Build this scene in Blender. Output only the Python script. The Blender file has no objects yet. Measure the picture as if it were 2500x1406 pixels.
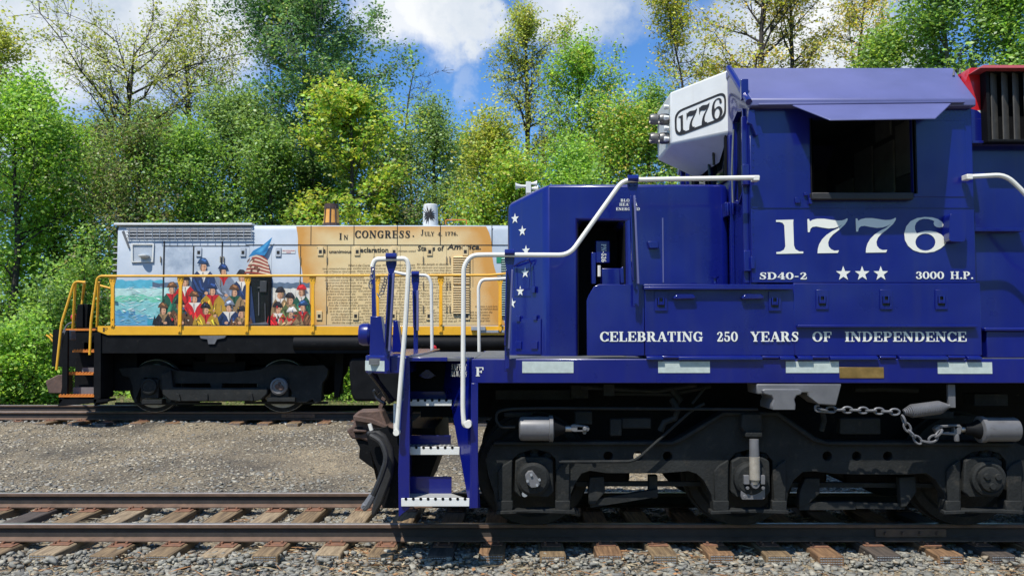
import bpy, math, random
import numpy as np
from mathutils import Vector, Matrix
from mathutils.geometry import tessellate_polygon
R = math.radians
scene = bpy.context.scene
COL = scene.collection
rng = np.random.default_rng(17)
random.seed(5)

# ------------------------------------------------------------------ camera
FPX, TH, CAMZ = 2045.0, R(3.05), 1.78
cam_d = bpy.data.cameras.new("camera"); cam = bpy.data.objects.new("camera", cam_d); COL.objects.link(cam)
cam.location = (0, 0, CAMZ); cam.rotation_euler = (R(90) + TH, 0, 0)
cam_d.sensor_width = 36; cam_d.lens = 36 * FPX / 2500; cam_d.clip_start = .1; cam_d.clip_end = 2000
scene.camera = cam
CT, ST = math.cos(TH), math.sin(TH)
def P(px, py, Y):
    """world point whose distance along the view is Y, for a direction measured on the photograph"""
    u = (px - 1250) / FPX; v = (703 - py) / FPX; d = CT - v * ST
    return Vector((Y * u / d, Y, CAMZ + Y * (ST + v * CT) / d))
def XZ(px, py, Y):
    p = P(px, py, Y); return (p.x, p.z)

# ------------------------------------------------------------------ light
SUN = Vector((-.27, -.47, .95)).normalized()          # towards the sun
elev = math.asin(SUN.z); azim = math.atan2(SUN.x, SUN.y)
sd = bpy.data.lights.new("sun", 'SUN'); sd.energy = 4.3; sd.angle = R(.53); sd.color = (1, .955, .88)
so = bpy.data.objects.new("sun", sd); COL.objects.link(so)
so.rotation_euler = (-SUN).to_track_quat('-Z', 'Y').to_euler()
scene.view_settings.view_transform = 'Standard'; scene.view_settings.look = 'None'
scene.view_settings.exposure = .40; scene.view_settings.gamma = 1
world = bpy.data.worlds.new("World"); scene.world = world; world.use_nodes = True
def N(nt, t, **kw):
    n = nt.nodes.new(t)
    for k, v in kw.items():
        if k == 'op': n.operation = v
        else: setattr(n, k, v)
    return n
def build_world():
    nt = world.node_tree; nt.nodes.clear(); L = nt.links.new
    sky = N(nt, 'ShaderNodeTexSky', sky_type='NISHITA', sun_disc=False)
    sky.sun_elevation = elev; sky.sun_rotation = azim; sky.altitude = 100; sky.air_density = 1.0; sky.dust_density = .6; sky.ozone_density = 2.2
    tc = N(nt, 'ShaderNodeTexCoord')
    n1 = N(nt, 'ShaderNodeTexNoise'); n1.inputs['Scale'].default_value = 9; n1.inputs['Detail'].default_value = 8; n1.inputs['Roughness'].default_value = .6
    L(tc.outputs['Generated'], n1.inputs['Vector'])
    sub = N(nt, 'ShaderNodeVectorMath', op='SUBTRACT'); L(n1.outputs['Color'], sub.inputs[0]); sub.inputs[1].default_value = (.5, .5, .5)
    sc = N(nt, 'ShaderNodeVectorMath', op='SCALE'); L(sub.outputs[0], sc.inputs[0]); sc.inputs['Scale'].default_value = .17
    add = N(nt, 'ShaderNodeVectorMath', op='ADD'); L(tc.outputs['Generated'], add.inputs[0]); L(sc.outputs[0], add.inputs[1])
    mask = None
    for (px, py, r, gain) in [(40, 40, .13, 1.), (260, 30, .13, 1.), (440, 50, .11, 1), (520, 90, .05, .8), (100, 200, .08, .45), (680, -70, .075, 1), (1060, 0, .078, 1), (1140, 45, .05, 1), (970, -30, .07, .9),
                              (1400, -30, .085, .85), (1330, 20, .05, .6), (1570, -20, .06, .55), (1880, 130, .10, 1.15), (2040, 110, .105, 1.15), (1770, 190, .065, 1), (2150, 190, .07, 1), (1110, 185, .03, .3), (2300, -200, .12, .7), (-250, 100, .2, 1),
                              (300, -700, .3, 1), (1700, -800, .3, .8)]:
        u = (px - 1250) / FPX; v = (703 - py) / FPX
        d = Vector((u, CT - v * ST, ST + v * CT)).normalized()
        dist = N(nt, 'ShaderNodeVectorMath', op='DISTANCE'); L(add.outputs[0], dist.inputs[0]); dist.inputs[1].default_value = d
        mr = N(nt, 'ShaderNodeMapRange', interpolation_type='SMOOTHSTEP'); L(dist.outputs['Value'], mr.inputs[0])
        mr.inputs[1].default_value = r; mr.inputs[2].default_value = r * .45; mr.inputs[3].default_value = 0; mr.inputs[4].default_value = gain
        if mask is None: mask = mr
        else:
            m = N(nt, 'ShaderNodeMath', op='MAXIMUM'); L(mask.outputs[0], m.inputs[0]); L(mr.outputs[0], m.inputs[1]); mask = m
    n2 = N(nt, 'ShaderNodeTexNoise'); n2.inputs['Scale'].default_value = 6; n2.inputs['Detail'].default_value = 5
    L(add.outputs[0], n2.inputs['Vector'])
    cr = N(nt, 'ShaderNodeValToRGB'); L(n2.outputs['Fac'], cr.inputs[0])
    cr.color_ramp.elements[0].position = .38; cr.color_ramp.elements[0].color = (4.1, 4.7, 5.5, 1)
    cr.color_ramp.elements[1].position = .62; cr.color_ramp.elements[1].color = (6.6, 6.75, 6.9, 1)
    tint = N(nt, 'ShaderNodeMix', data_type='RGBA', blend_type='MULTIPLY'); tint.inputs[0].default_value = 1
    L(sky.outputs[0], tint.inputs[6]); tint.inputs[7].default_value = (.52, .86, 1.22, 1)
    mc = N(nt, 'ShaderNodeMath', op='MINIMUM'); L(mask.outputs[0], mc.inputs[0]); mc.inputs[1].default_value = 1
    mix = N(nt, 'ShaderNodeMix', data_type='RGBA'); L(mc.outputs[0], mix.inputs[0]); L(tint.outputs[2], mix.inputs[6]); L(cr.outputs[0], mix.inputs[7])
    bg = N(nt, 'ShaderNodeBackground'); L(mix.outputs[2], bg.inputs[0]); bg.inputs[1].default_value = .112
    out = N(nt, 'ShaderNodeOutputWorld'); L(bg.outputs[0], out.inputs[0])
build_world()

# ------------------------------------------------------------------ materials
def M(name, col, rough=.5, metal=0., coat=0., var=.12, vscale=6., bump=0., bscale=40., col2=None, attr=False, spec=.5, dirt=None, streak=None):
    m = bpy.data.materials.new(name); m.use_nodes = True; nt = m.node_tree; L = nt.links.new
    b = nt.nodes['Principled BSDF']; b.inputs['Roughness'].default_value = rough; b.inputs['Metallic'].default_value = metal
    b.inputs['Coat Weight'].default_value = coat; b.inputs['Coat Roughness'].default_value = .08; b.inputs['Specular IOR Level'].default_value = spec
    tc = N(nt, 'ShaderNodeTexCoord')
    n = N(nt, 'ShaderNodeTexNoise'); n.inputs['Scale'].default_value = vscale; n.inputs['Detail'].default_value = 6; n.inputs['Roughness'].default_value = .62
    L(tc.outputs['Object'], n.inputs['Vector'])
    mr = N(nt, 'ShaderNodeMapRange'); L(n.outputs['Fac'], mr.inputs[0]); mr.inputs[1].default_value = .3; mr.inputs[2].default_value = .7
    mix = N(nt, 'ShaderNodeMix', data_type='RGBA'); L(mr.outputs[0], mix.inputs[0])
    if attr:
        a = N(nt, 'ShaderNodeAttribute', attribute_name='tone')
        h1 = N(nt, 'ShaderNodeMix', data_type='RGBA', blend_type='MULTIPLY'); h1.inputs[0].default_value = 1
        L(a.outputs['Color'], h1.inputs[6]); h1.inputs[7].default_value = (1 - var, 1 - var, 1 - var, 1)
        h2 = N(nt, 'ShaderNodeMix', data_type='RGBA', blend_type='MULTIPLY'); h2.inputs[0].default_value = 1
        L(a.outputs['Color'], h2.inputs[6]); h2.inputs[7].default_value = (1 + var, 1 + var, 1 + var, 1)
        L(h1.outputs[2], mix.inputs[6]); L(h2.outputs[2], mix.inputs[7])
    else:
        c2 = col2 or tuple(min(1, c * (1 + var)) for c in col); c1 = tuple(c * (1 - var) for c in col) if not col2 else col
        mix.inputs[6].default_value = (*c1, 1); mix.inputs[7].default_value = (*c2, 1)
    src = mix.outputs[2]
    if dirt:
        n3 = N(nt, 'ShaderNodeTexNoise'); n3.inputs['Scale'].default_value = dirt[1]; n3.inputs['Detail'].default_value = 9; n3.inputs['Roughness'].default_value = .7
        L(tc.outputs['Object'], n3.inputs['Vector'])
        m3 = N(nt, 'ShaderNodeMapRange'); L(n3.outputs['Fac'], m3.inputs[0]); m3.inputs[1].default_value = dirt[2]; m3.inputs[2].default_value = dirt[2] + .12; m3.inputs[4].default_value = dirt[3]
        x3 = N(nt, 'ShaderNodeMix', data_type='RGBA'); L(m3.outputs[0], x3.inputs[0]); L(src, x3.inputs[6]); x3.inputs[7].default_value = (*dirt[0], 1); src = x3.outputs[2]
    if streak:
        mp = N(nt, 'ShaderNodeMapping'); mp.inputs['Scale'].default_value = (11, 11, .55); L(tc.outputs['Object'], mp.inputs[0])
        n4 = N(nt, 'ShaderNodeTexNoise'); n4.inputs['Scale'].default_value = 1; n4.inputs['Detail'].default_value = 5; L(mp.outputs[0], n4.inputs['Vector'])
        m4 = N(nt, 'ShaderNodeMapRange'); L(n4.outputs['Fac'], m4.inputs[0]); m4.inputs[1].default_value = .5; m4.inputs[2].default_value = .75; m4.inputs[4].default_value = streak[1]
        x4 = N(nt, 'ShaderNodeMix', data_type='RGBA'); L(m4.outputs[0], x4.inputs[0]); L(src, x4.inputs[6]); x4.inputs[7].default_value = (*streak[0], 1); src = x4.outputs[2]
    L(src, b.inputs['Base Color'])
    rr = N(nt, 'ShaderNodeMapRange'); L(n.outputs['Fac'], rr.inputs[0]); rr.inputs[3].default_value = max(.02, rough - .07); rr.inputs[4].default_value = min(1, rough + .09); L(rr.outputs[0], b.inputs['Roughness'])
    if bump:
        n2 = N(nt, 'ShaderNodeTexNoise'); n2.inputs['Scale'].default_value = bscale; n2.inputs['Detail'].default_value = 4
        L(tc.outputs['Object'], n2.inputs['Vector'])
        bp = N(nt, 'ShaderNodeBump'); bp.inputs['Strength'].default_value = bump; bp.inputs['Distance'].default_value = .02
        L(n2.outputs['Fac'], bp.inputs['Height']); L(bp.outputs[0], b.inputs['Normal'])
    return m
BLUE = M('blue_paint', (.0028, .0072, .142), .28, coat=.55, var=.14, spec=.4, vscale=1.6, bump=.09, bscale=1.8, dirt=((.03, .04, .16), 30, .70, .25), streak=((.022, .026, .105), .32))
ROOFBLUE = M('faded_sheen_blue', (.088, .094, .235), .52, coat=.1, var=.2, vscale=1.1, spec=.9, bump=.03, bscale=2)  # bleached paint, lightened further by sky sheen mixed into the colour
BLACK = M('black_paint', (.006, .0065, .0075), .6, spec=.12, var=.3, vscale=5, bump=.15, bscale=60, dirt=((.05, .045, .04), 14, .60, .5))
TRUCK = M('truck_black', (.021, .0225, .022), .7, spec=.16, var=.3, vscale=4, bump=.25, bscale=45, dirt=((.05, .045, .037), 9, .55, .6))
GLOSSBLACK = M('gloss_black', (.01, .01, .011), .25, var=.2)
CREAM = M('cream_paint', (.72, .70, .62), .42, var=.06, dirt=((.34, .29, .22), 34, .62, .6))
WHITE = M('white_paint', (.68, .68, .635), .4, var=.04, dirt=((.5, .48, .42), 22, .66, .4), streak=((.52, .50, .45), .35))
LETTER = M('lettering_white', (.74, .74, .66), .42, var=.03)
INK = M('ink_black', (.018, .015, .012), .5, var=.2)
REFL = M('reflective_strip', (.46, .52, .48), .3, var=.14, vscale=18)
GREY = M('grey_paint', (.13, .13, .135), .42, var=.18, dirt=((.07, .055, .04), 16, .6, .6))
STEEL = M('bare_steel', (.34, .33, .31), .38, metal=.8, var=.2)
GALV = M('galvanised', (.40, .42, .44), .42, metal=.5, var=.14)
RUST = M('rusty_iron', (.10, .062, .048), .8, var=.35, vscale=9, bump=.3, dirt=((.16, .085, .05), 12, .55, .6))
YEL = M('yellow_paint', (.78, .40, .02), .34, coat=.4, var=.07, dirt=((.3, .16, .03), 20, .68, .4))
ORANGE = M('orange_paint', (.62, .19, .025), .5, var=.15)
RED = M('red_paint', (.52, .012, .016), .34, coat=.4, var=.08)
RAILTOP = M('rail_worn', (.36, .345, .33), .36, metal=.7, var=.2)
RAILWEB = M('rail_web', (.030, .024, .020), .7, var=.3, vscale=7, bump=.1, dirt=((.06, .042, .03), 10, .60, .5))
RAILSIDE = M('rail_rust', (.125, .078, .052), .75, var=.28, vscale=7, bump=.1, dirt=((.20, .12, .075), 10, .56, .5))
PLATE = M('tie_plate_rust', (.19, .088, .048), .8, var=.3, vscale=12, bump=.2, dirt=((.09, .06, .05), 15, .52, .7))
DARKIN = M('interior_dark', (.12, .13, .13), .6, var=.2)
DARKPAN = M('interior_panel', (.30, .32, .30), .5, var=.2)
RUBBER = M('rubber', (.018, .018, .018), .6, var=.25, bump=.1)
BRASS = M('brass', (.42, .26, .09), .32, metal=.75, var=.3, vscale=9)
def glass():
    m = bpy.data.materials.new('glass'); m.use_nodes = True; b = m.node_tree.nodes['Principled BSDF']
    b.inputs['Base Color'].default_value = (.02, .025, .024, 1); b.inputs['Roughness'].default_value = .02; b.inputs['Specular IOR Level'].default_value = .6
    b.inputs['Alpha'].default_value = .6; return m
GLASS = glass()
def tread():
    m = M('tread_plate', (.11, .115, .12), .5, var=.3, vscale=8); nt = m.node_tree; L = nt.links.new; b = nt.nodes['Principled BSDF']
    tc = N(nt, 'ShaderNodeTexCoord'); mp = N(nt, 'ShaderNodeMapping'); L(tc.outputs['Object'], mp.inputs[0]); mp.inputs['Rotation'].default_value = (0, 0, R(45))
    c = N(nt, 'ShaderNodeTexChecker'); c.inputs['Scale'].default_value = 34; L(mp.outputs[0], c.inputs['Vector'])
    bp = N(nt, 'ShaderNodeBump'); bp.inputs['Strength'].default_value = .6; bp.inputs['Distance'].default_value = .008; L(c.outputs['Fac'], bp.inputs['Height']); L(bp.outputs[0], b.inputs['Normal']); return m
TREAD = tread()
def grating():
    m = bpy.data.materials.new('step_grating'); m.use_nodes = True; nt = m.node_tree; L = nt.links.new; b = nt.nodes['Principled BSDF']; b.inputs['Roughness'].default_value = .5
    tc = N(nt, 'ShaderNodeTexCoord'); v = N(nt, 'ShaderNodeTexVoronoi'); v.inputs['Scale'].default_value = 26; v.inputs['Randomness'].default_value = .1
    L(tc.outputs['Object'], v.inputs['Vector'])
    cr = N(nt, 'ShaderNodeValToRGB'); L(v.outputs['Distance'], cr.inputs[0]); cr.color_ramp.elements[0].position = .33; cr.color_ramp.elements[0].color = (.05, .05, .05, 1)
    cr.color_ramp.elements[1].position = .4; cr.color_ramp.elements[1].color = (.33, .335, .32, 1); L(cr.outputs[0], b.inputs['Base Color']); return m
GRATE = grating()

# ------------------------------------------------------------------ objects
def tag(o, label=None, cat=None, group=None, kind=None):
    if label: o['label'] = label
    if cat: o['category'] = cat
    if group: o['group'] = group
    if kind: o['kind'] = kind
    return o
def thing(name, label, cat, loc, group=None):
    o = bpy.data.objects.new(name, None); COL.objects.link(o); o.location = loc; o.empty_display_size = .2
    return tag(o, label, cat, group)
def worigin(o):
    v = Vector((0, 0, 0))
    while o is not None: v += Vector(o.location); o = o.parent
    return v
class MB:
    def __init__(s): s.v = []; s.f = []; s.c = []; s.col = None; s.marks = []
    def add(s, vs, fs):
        n = len(s.v); s.marks.append((n, len(s.f))); s.v.extend([tuple(p) for p in vs]); s.f.extend([tuple(i + n for i in q) for q in fs])
        if s.col is not None: s.c.extend([s.col] * len(fs))
        return s
    def hexa(s, p):     # 4 bottom ccw, 4 top
        return s.add(p, [(3, 2, 1, 0), (4, 5, 6, 7), (0, 1, 5, 4), (1, 2, 6, 5), (2, 3, 7, 6), (3, 0, 4, 7)])
    def box(s, x0, x1, y0, y1, z0, z1):
        return s.hexa([(x0, y0, z0), (x1, y0, z0), (x1, y1, z0), (x0, y1, z0), (x0, y0, z1), (x1, y0, z1), (x1, y1, z1), (x0, y1, z1)])
    def pbox(s, px0, py0, px1, py1, Y, t):      # box whose face at depth Y spans these directions
        a = P(px0, py1, Y); b = P(px1, py0, Y); return s.box(a.x, b.x, Y, Y + t, a.z, b.z)
    def prism(s, loops, y0, y1, flat=False, axis='y'):
        if not isinstance(loops[0][0], (tuple, list)): loops = [loops]
        tri = tessellate_polygon([[Vector((p[0], p[1], 0)) for p in lp] for lp in loops])
        flatp = [p for lp in loops for p in lp]; n = len(flatp)
        mk = {'y': lambda p, d: (p[0], d, p[1]), 'x': lambda p, d: (d, p[0], p[1]), 'z': lambda p, d: (p[0], p[1], d)}[axis]
        vs = [mk(p, y0) for p in flatp]
        fs = []
        def orient(t, sign):
            a, b, c = (flatp[i] for i in t); ar = (b[0] - a[0]) * (c[1] - a[1]) - (b[1] - a[1]) * (c[0] - a[0])
            return t if ar * sign > 0 else (t[0], t[2], t[1])
        sg = -1 if axis == 'x' else 1     # front faces look towards -axis for y with (x,z)
        front = [orient(t, sg) for t in tri]
        if axis == 'z': front = [orient(t, -1) for t in tri]
        fs += front
        if not flat:
            vs += [mk(p, y1) for p in flatp]; fs += [tuple(i + n for i in (t[0], t[2], t[1])) for t in front]
            k = 0
            for li, lp in enumerate(loops):
                ar = sum(lp[i][0] * lp[(i + 1) % len(lp)][1] - lp[(i + 1) % len(lp)][0] * lp[i][1] for i in range(len(lp)))
                for i in range(len(lp)):
                    a, b = k + i, k + (i + 1) % len(lp)
                    q = (a, a + n, b + n, b)
                    if (ar < 0) != (li > 0): q = q[::-1]
                    if axis != 'y': q = q[::-1]
                    fs.append(q)
                k += len(lp)
        return s.add(vs, fs)
    def pprism(s, pts, Y, t, holes=()):         # traced outline at its own depth, given thickness
        lps = [[XZ(a, b, Y) for a, b in lp] for lp in [pts, *holes]]
        return s.prism(lps, Y, Y + t)
    def tube(s, pts, r, n=8, cap=True):
        pts = [Vector(p) for p in pts]; rs = r if isinstance(r, (list, tuple)) else [r] * len(pts)
        vs = []; fs = []; up = None
        for i, p in enumerate(pts):
            t = (pts[min(i + 1, len(pts) - 1)] - pts[max(i - 1, 0)]).normalized()
            if up is None:
                up = t.orthogonal().normalized()
            up = (up - t * up.dot(t)).normalized() if (up - t * up.dot(t)).length > 1e-5 else t.orthogonal().normalized()
            sd_ = t.cross(up)
            for k in range(n):
                a = 2 * math.pi * k / n; vs.append(p + (up * math.cos(a) + sd_ * math.sin(a)) * rs[i])
        for i in range(len(pts) - 1):
            for k in range(n):
                a, b = i * n + k, i * n + (k + 1) % n; fs.append((a, b, b + n, a + n))
        if cap: fs += [tuple(range(n))[::-1], tuple(range((len(pts) - 1) * n, len(pts) * n))]
        return s.add(vs, fs)
    def lathe(s, o, axis, prof, n=24):          # prof = [(along, radius)]
        ax = Vector(axis).normalized(); return s.tube([Vector(o) + ax * a for a, _ in prof], [max(r, .0005) for _, r in prof], n) if all(prof[i][0] < prof[i + 1][0] for i in range(len(prof) - 1)) else s._lathe(o, ax, prof, n)
    def _lathe(s, o, ax, prof, n):
        o = Vector(o); u = ax.orthogonal().normalized(); w = ax.cross(u); vs = []; fs = []
        for a, r in prof:
            for k in range(n):
                t = 2 * math.pi * k / n; vs.append(o + ax * a + (u * math.cos(t) + w * math.sin(t)) * max(r, .0005))
        for i in range(len(prof) - 1):
            for k in range(n):
                a, b = i * n + k, i * n + (k + 1) % n; fs.append((a, b, b + n, a + n))
        fs += [tuple(range(n))[::-1], tuple(range((len(prof) - 1) * n, len(prof) * n))]
        return s.add(vs, fs)
    def build(s, name, mat, parent=None, bevel=0, smooth=True, label=None):
        o0 = worigin(parent) if parent is not None else Vector((0, 0, 0))
        me = bpy.data.meshes.new(name); me.from_pydata([tuple(Vector(p) - o0) for p in s.v], [], s.f); me.materials.append(mat)
        if s.col is not None:
            at = me.color_attributes.new('tone', 'FLOAT_COLOR', 'CORNER'); arr = []
            for c, f in zip(s.c, s.f): arr += [*c, 1.] * len(f)
            at.data.foreach_set('color', arr)
        if smooth: me.shade_smooth(); me.set_sharp_from_angle(angle=R(32))
        o = bpy.data.objects.new(name, me); COL.objects.link(o); o.parent = parent
        if bevel:
            b = o.modifiers.new('bevel', 'BEVEL'); b.width = bevel; b.segments = 2; b.limit_method = 'ANGLE'; b.angle_limit = R(40)
        if label: o['label'] = label
        return o
def each(mb, name, mat, parent, bevel=0, **k):
    """every piece added to mb becomes an object of its own"""
    out = []; mk = mb.marks + [(len(mb.v), len(mb.f))]
    for (v0, f0), (v1, f1) in zip(mk, mk[1:]):
        m = MB(); m.v = mb.v[v0:v1]; m.f = [tuple(i - v0 for i in q) for q in mb.f[f0:f1]]; out.append(m.build(name, mat, parent, bevel, **k))
    return out
def fillet(pts, r=.12, n=5):
    pts = [Vector(p) for p in pts]; out = [pts[0]]
    for a, b, c in zip(pts, pts[1:], pts[2:]):
        u = a - b; w = c - b; d = min(r, u.length * .49, w.length * .49); p0 = b + u.normalized() * d; p1 = b + w.normalized() * d
        for k in range(n + 1):
            t = k / n; out.append(p0 * (1 - t) ** 2 + b * 2 * t * (1 - t) + p1 * t * t)
    return out + [pts[-1]]
def ptube(mb, pxs, Y, r, n=8, fr=.1):
    return mb.tube(fillet([P(a, b, Y) if len(q) == 0 else P(a, b, q[0]) for a, b, *q in pxs], fr), r, n)
def circ(cx, cy, r, n=14, ry=None):
    return [(cx + r * math.cos(2 * math.pi * k / n), cy + (ry or r) * math.sin(2 * math.pi * k / n)) for k in range(n)]
def npmesh(name, V, F, mat, parent=None, tone=None, smooth=False):
    """big mesh: V (n,3), F (m,k) all faces of k corners, tone (m,3) one colour per face"""
    o0 = worigin(parent) if parent is not None else Vector((0, 0, 0))
    V = np.asarray(V, np.float32) - np.array(o0, np.float32); F = np.asarray(F, np.int32); m, k = F.shape
    me = bpy.data.meshes.new(name); me.vertices.add(len(V)); me.vertices.foreach_set('co', V.ravel())
    me.loops.add(m * k); me.loops.foreach_set('vertex_index', F.ravel()); me.polygons.add(m)
    me.polygons.foreach_set('loop_start', np.arange(m, dtype=np.int32) * k); me.update(calc_edges=True)
    if smooth: me.shade_smooth()
    me.materials.append(mat)
    if tone is not None:
        at = me.color_attributes.new('tone', 'FLOAT_COLOR', 'CORNER')
        c = np.ones((m, 4), np.float32); c[:, :3] = tone; at.data.foreach_set('color', np.repeat(c, k, axis=0).ravel())
    o = bpy.data.objects.new(name, me); COL.objects.link(o); o.parent = parent; return o

# ------------------------------------------------------------------ lettering: a slab-serif alphabet of drawn strokes
TT, HH = .23, .085
def _v(x, a, b, w=HH): return [(x, a, w), (x, b, w)]
def _h(y, a, b, w=HH): return [(a, y, w), (b, y, w)]
def _d(x0, y0, x1, y1, w): return [(x0, y0, w), (x1, y1, w)]
def _st(x, w=TT, e=.2): return [_v(x, 0, 1, w), _h(.04, x - e, x + e), _h(.96, x - e, x + e)]
def _a(cx, cy, rx, ry, a0, a1, ws=TT, wt=HH, n=14):
    r = []
    for k in range(n + 1):
        t = R(a0 + (a1 - a0) * k / n); r.append((cx + rx * math.cos(t), cy + ry * math.sin(t), wt + (ws - wt) * abs(math.cos(t)) ** 1.3))
    return r
GLY = {
 'A': (.92, [_d(.14, .02, .46, .98, .1), _d(.78, .02, .46, .98, TT), _h(.32, .22, .66), _h(.04, 0, .3), _h(.04, .58, .95)]),
 'B': (.86, _st(.22) + [_a(.4, .73, .25, .23, 90, -90), _a(.4, .27, .3, .23, 90, -90), _h(.96, .2, .42), _h(.5, .2, .42), _h(.04, .2, .42)]),
 'C': (.88, [_a(.48, .5, .34, .46, 40, 320), _v(.8, .64, .96, .1), _v(.8, .05, .3, .08)]),
 'D': (.95, _st(.22) + [_a(.42, .5, .38, .46, 90, -90), _h(.96, .2, .44), _h(.04, .2, .44)]),
 'E': (.84, _st(.22) + [_h(.96, .2, .78), _h(.04, .2, .8), _h(.5, .2, .58), _v(.74, .7, .98, .1), _v(.77, .02, .32, .1), _v(.56, .36, .64, .1)]),
 'F': (.80, _st(.22) + [_h(.96, .2, .76), _h(.5, .2, .58), _v(.72, .68, .98, .1), _v(.56, .36, .64, .1)]),
 'G': (.95, [_a(.48, .5, .34, .46, 40, 310), _v(.8, .64, .96, .1), _v(.74, .03, .42, TT * .9), _h(.42, .54, .92)]),
 'H': (1.0, _st(.22) + _st(.78) + [_h(.5, .22, .78)]), 'I': (.46, _st(.23)),
 'J': (.62, [_v(.4, .25, 1, TT), _h(.96, .2, .6), _a(.24, .22, .17, .18, 0, -180, .16)]),
 'K': (.95, _st(.22) + [_d(.3, .42, .76, .95, .09), _d(.42, .55, .78, .03, TT), _h(.96, .6, .92), _h(.04, .6, .95)]),
 'L': (.78, _st(.22) + [_h(.04, .2, .74), _v(.72, .02, .36, .1)]),
 'M': (1.15, [_v(.16, 0, 1, .1), _v(.96, 0, 1, TT), _d(.16, .98, .55, .06, TT), _d(.9, .98, .57, .06, .09), _h(.04, 0, .34), _h(.04, .76, 1.14), _h(.96, 0, .2), _h(.96, .92, 1.14)]),
 'N': (1.0, [_v(.17, 0, 1, .1), _v(.82, 0, 1, .1), _d(.19, .97, .80, .03, TT), _h(.04, 0, .36), _h(.96, 0, .24), _h(.96, .64, 1.0)]),
 'O': (.95, [_a(.475, .5, .35, .46, 0, 360, n=24)]),
 'P': (.82, _st(.22) + [_a(.4, .71, .27, .25, 90, -90), _h(.96, .2, .42), _h(.46, .2, .42)]),
 'R': (.94, _st(.22) + [_a(.4, .73, .26, .23, 90, -90), _h(.96, .2, .42), _h(.5, .2, .42), _d(.5, .5, .72, .06, TT), _h(.05, .66, .94, .1)]),
 'S': (.76, [[(.62, .8, .07), (.54, .93, .08), (.38, .955, .09), (.22, .88, .15), (.18, .72, .2), (.32, .58, .24), (.5, .46, .25), (.6, .28, .2), (.54, .11, .14), (.38, .045, .09), (.22, .07, .08), (.13, .2, .07)], _v(.64, .66, .97, .09), _v(.11, .03, .34, .09)]),
 'T': (.84, _st(.42) + [_h(.96, .04, .8), _v(.08, .66, .98, .1), _v(.76, .66, .98, .1)]),
 'U': (.95, [_v(.22, .3, 1, TT), _v(.78, .3, 1, .1), _a(.5, .3, .28, .26, 180, 360, .16), _h(.96, .02, .42), _h(.96, .6, .96)]),
 'V': (.92, [_d(.16, .98, .48, .02, TT), _d(.78, .98, .48, .02, .1), _h(.96, 0, .36), _h(.96, .62, .94)]),
 'W': (1.25, [_d(.16, .98, .4, .02, TT), _d(.62, .98, .4, .02, .1), _d(.62, .98, .88, .02, TT), _d(1.12, .98, .88, .02, .1), _h(.96, 0, .34), _h(.96, .46, .78), _h(.96, .96, 1.26)]),
 'X': (.9, [_d(.16, .98, .74, .02, TT), _d(.74, .98, .16, .02, .09), _h(.96, 0, .34), _h(.96, .58, .9), _h(.04, 0, .34), _h(.04, .56, .9)]),
 'Y': (.92, [_d(.16, .98, .46, .46, TT), _d(.78, .98, .46, .46, .1), _v(.46, 0, .5, TT), _h(.04, .26, .66), _h(.96, 0, .36), _h(.96, .6, .94)]),
 'Z': (.8, [_h(.95, .1, .7, .1), _h(.05, .08, .74, .1), _d(.6, .95, .18, .05, TT), _v(.1, .7, .98, .09), _v(.72, .02, .32, .09)]),
 '0': (.78, [_a(.39, .5, .27, .46, 0, 360, n=24)]), '1': (.56, [_v(.3, 0, 1, TT), _h(.04, .06, .54), _d(.08, .84, .3, .97, .09)]),
 '2': (.76, [[(.16, .7, .2), (.18, .86, .1), (.36, .955, .09), (.54, .88, .18), (.58, .7, .23), (.44, .46, .18), (.18, .12, .12)], _h(.08, .1, .66, .16), _v(.68, .04, .36, .08)]),
 '3': (.74, [_a(.36, .74, .2, .21, 150, -90), _a(.36, .27, .24, .23, 90, -150), _v(.14, .7, .84, .16), _v(.12, .16, .34, .16)]),
 '4': (.82, [_v(.54, 0, 1, TT), _h(.3, .04, .8, .1), _d(.08, .3, .52, .98, .09), _h(.04, .34, .76)]),
 '5': (.74, [_h(.92, .16, .62, .15), _v(.17, .5, .98, .08), _a(.36, .31, .24, .27, 130, -150), _v(.12, .16, .34, .16)]),
 '6': (.76, [_a(.4, .3, .24, .26, 0, 360, n=20), [(.15, .34, .22), (.16, .56, .2), (.28, .84, .14), (.48, .955, .09), (.6, .86, .12)]]),
 '7': (.74, [_h(.92, .1, .68, .16), _v(.11, .68, .98, .08), [(.66, .9, .1), (.46, .5, .18), (.36, .02, .26)]]),
 '8': (.76, [_a(.38, .74, .2, .21, 0, 360), _a(.38, .27, .26, .23, 0, 360)]), '9': (.76, [_a(.36, .7, .24, .26, 0, 360), [(.61, .66, .22), (.58, .4, .2), (.42, .08, .12), (.2, .05, .1)]]),
 '-': (.5, [_h(.4, .06, .44, .14)]), '.': (.34, [_v(.17, 0, .2, .2)]), ',': (.34, [_v(.17, .02, .2, .18), _d(.2, .06, .1, -.16, .08)]), ' ': (.62, [])}
def ribbon(pts):
    L_, R_ = [], []
    for i, (x, y, w) in enumerate(pts):
        a = pts[max(i - 1, 0)]; b = pts[min(i + 1, len(pts) - 1)]; dx, dy = b[0] - a[0], b[1] - a[1]; l = math.hypot(dx, dy) or 1
        nx, ny = -dy / l * w / 2, dx / l * w / 2; L_.append((x + nx, y + ny)); R_.append((x - nx, y - ny))
    return [(R_[i], R_[i + 1], L_[i + 1], L_[i]) for i in range(len(pts) - 1)]
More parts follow.
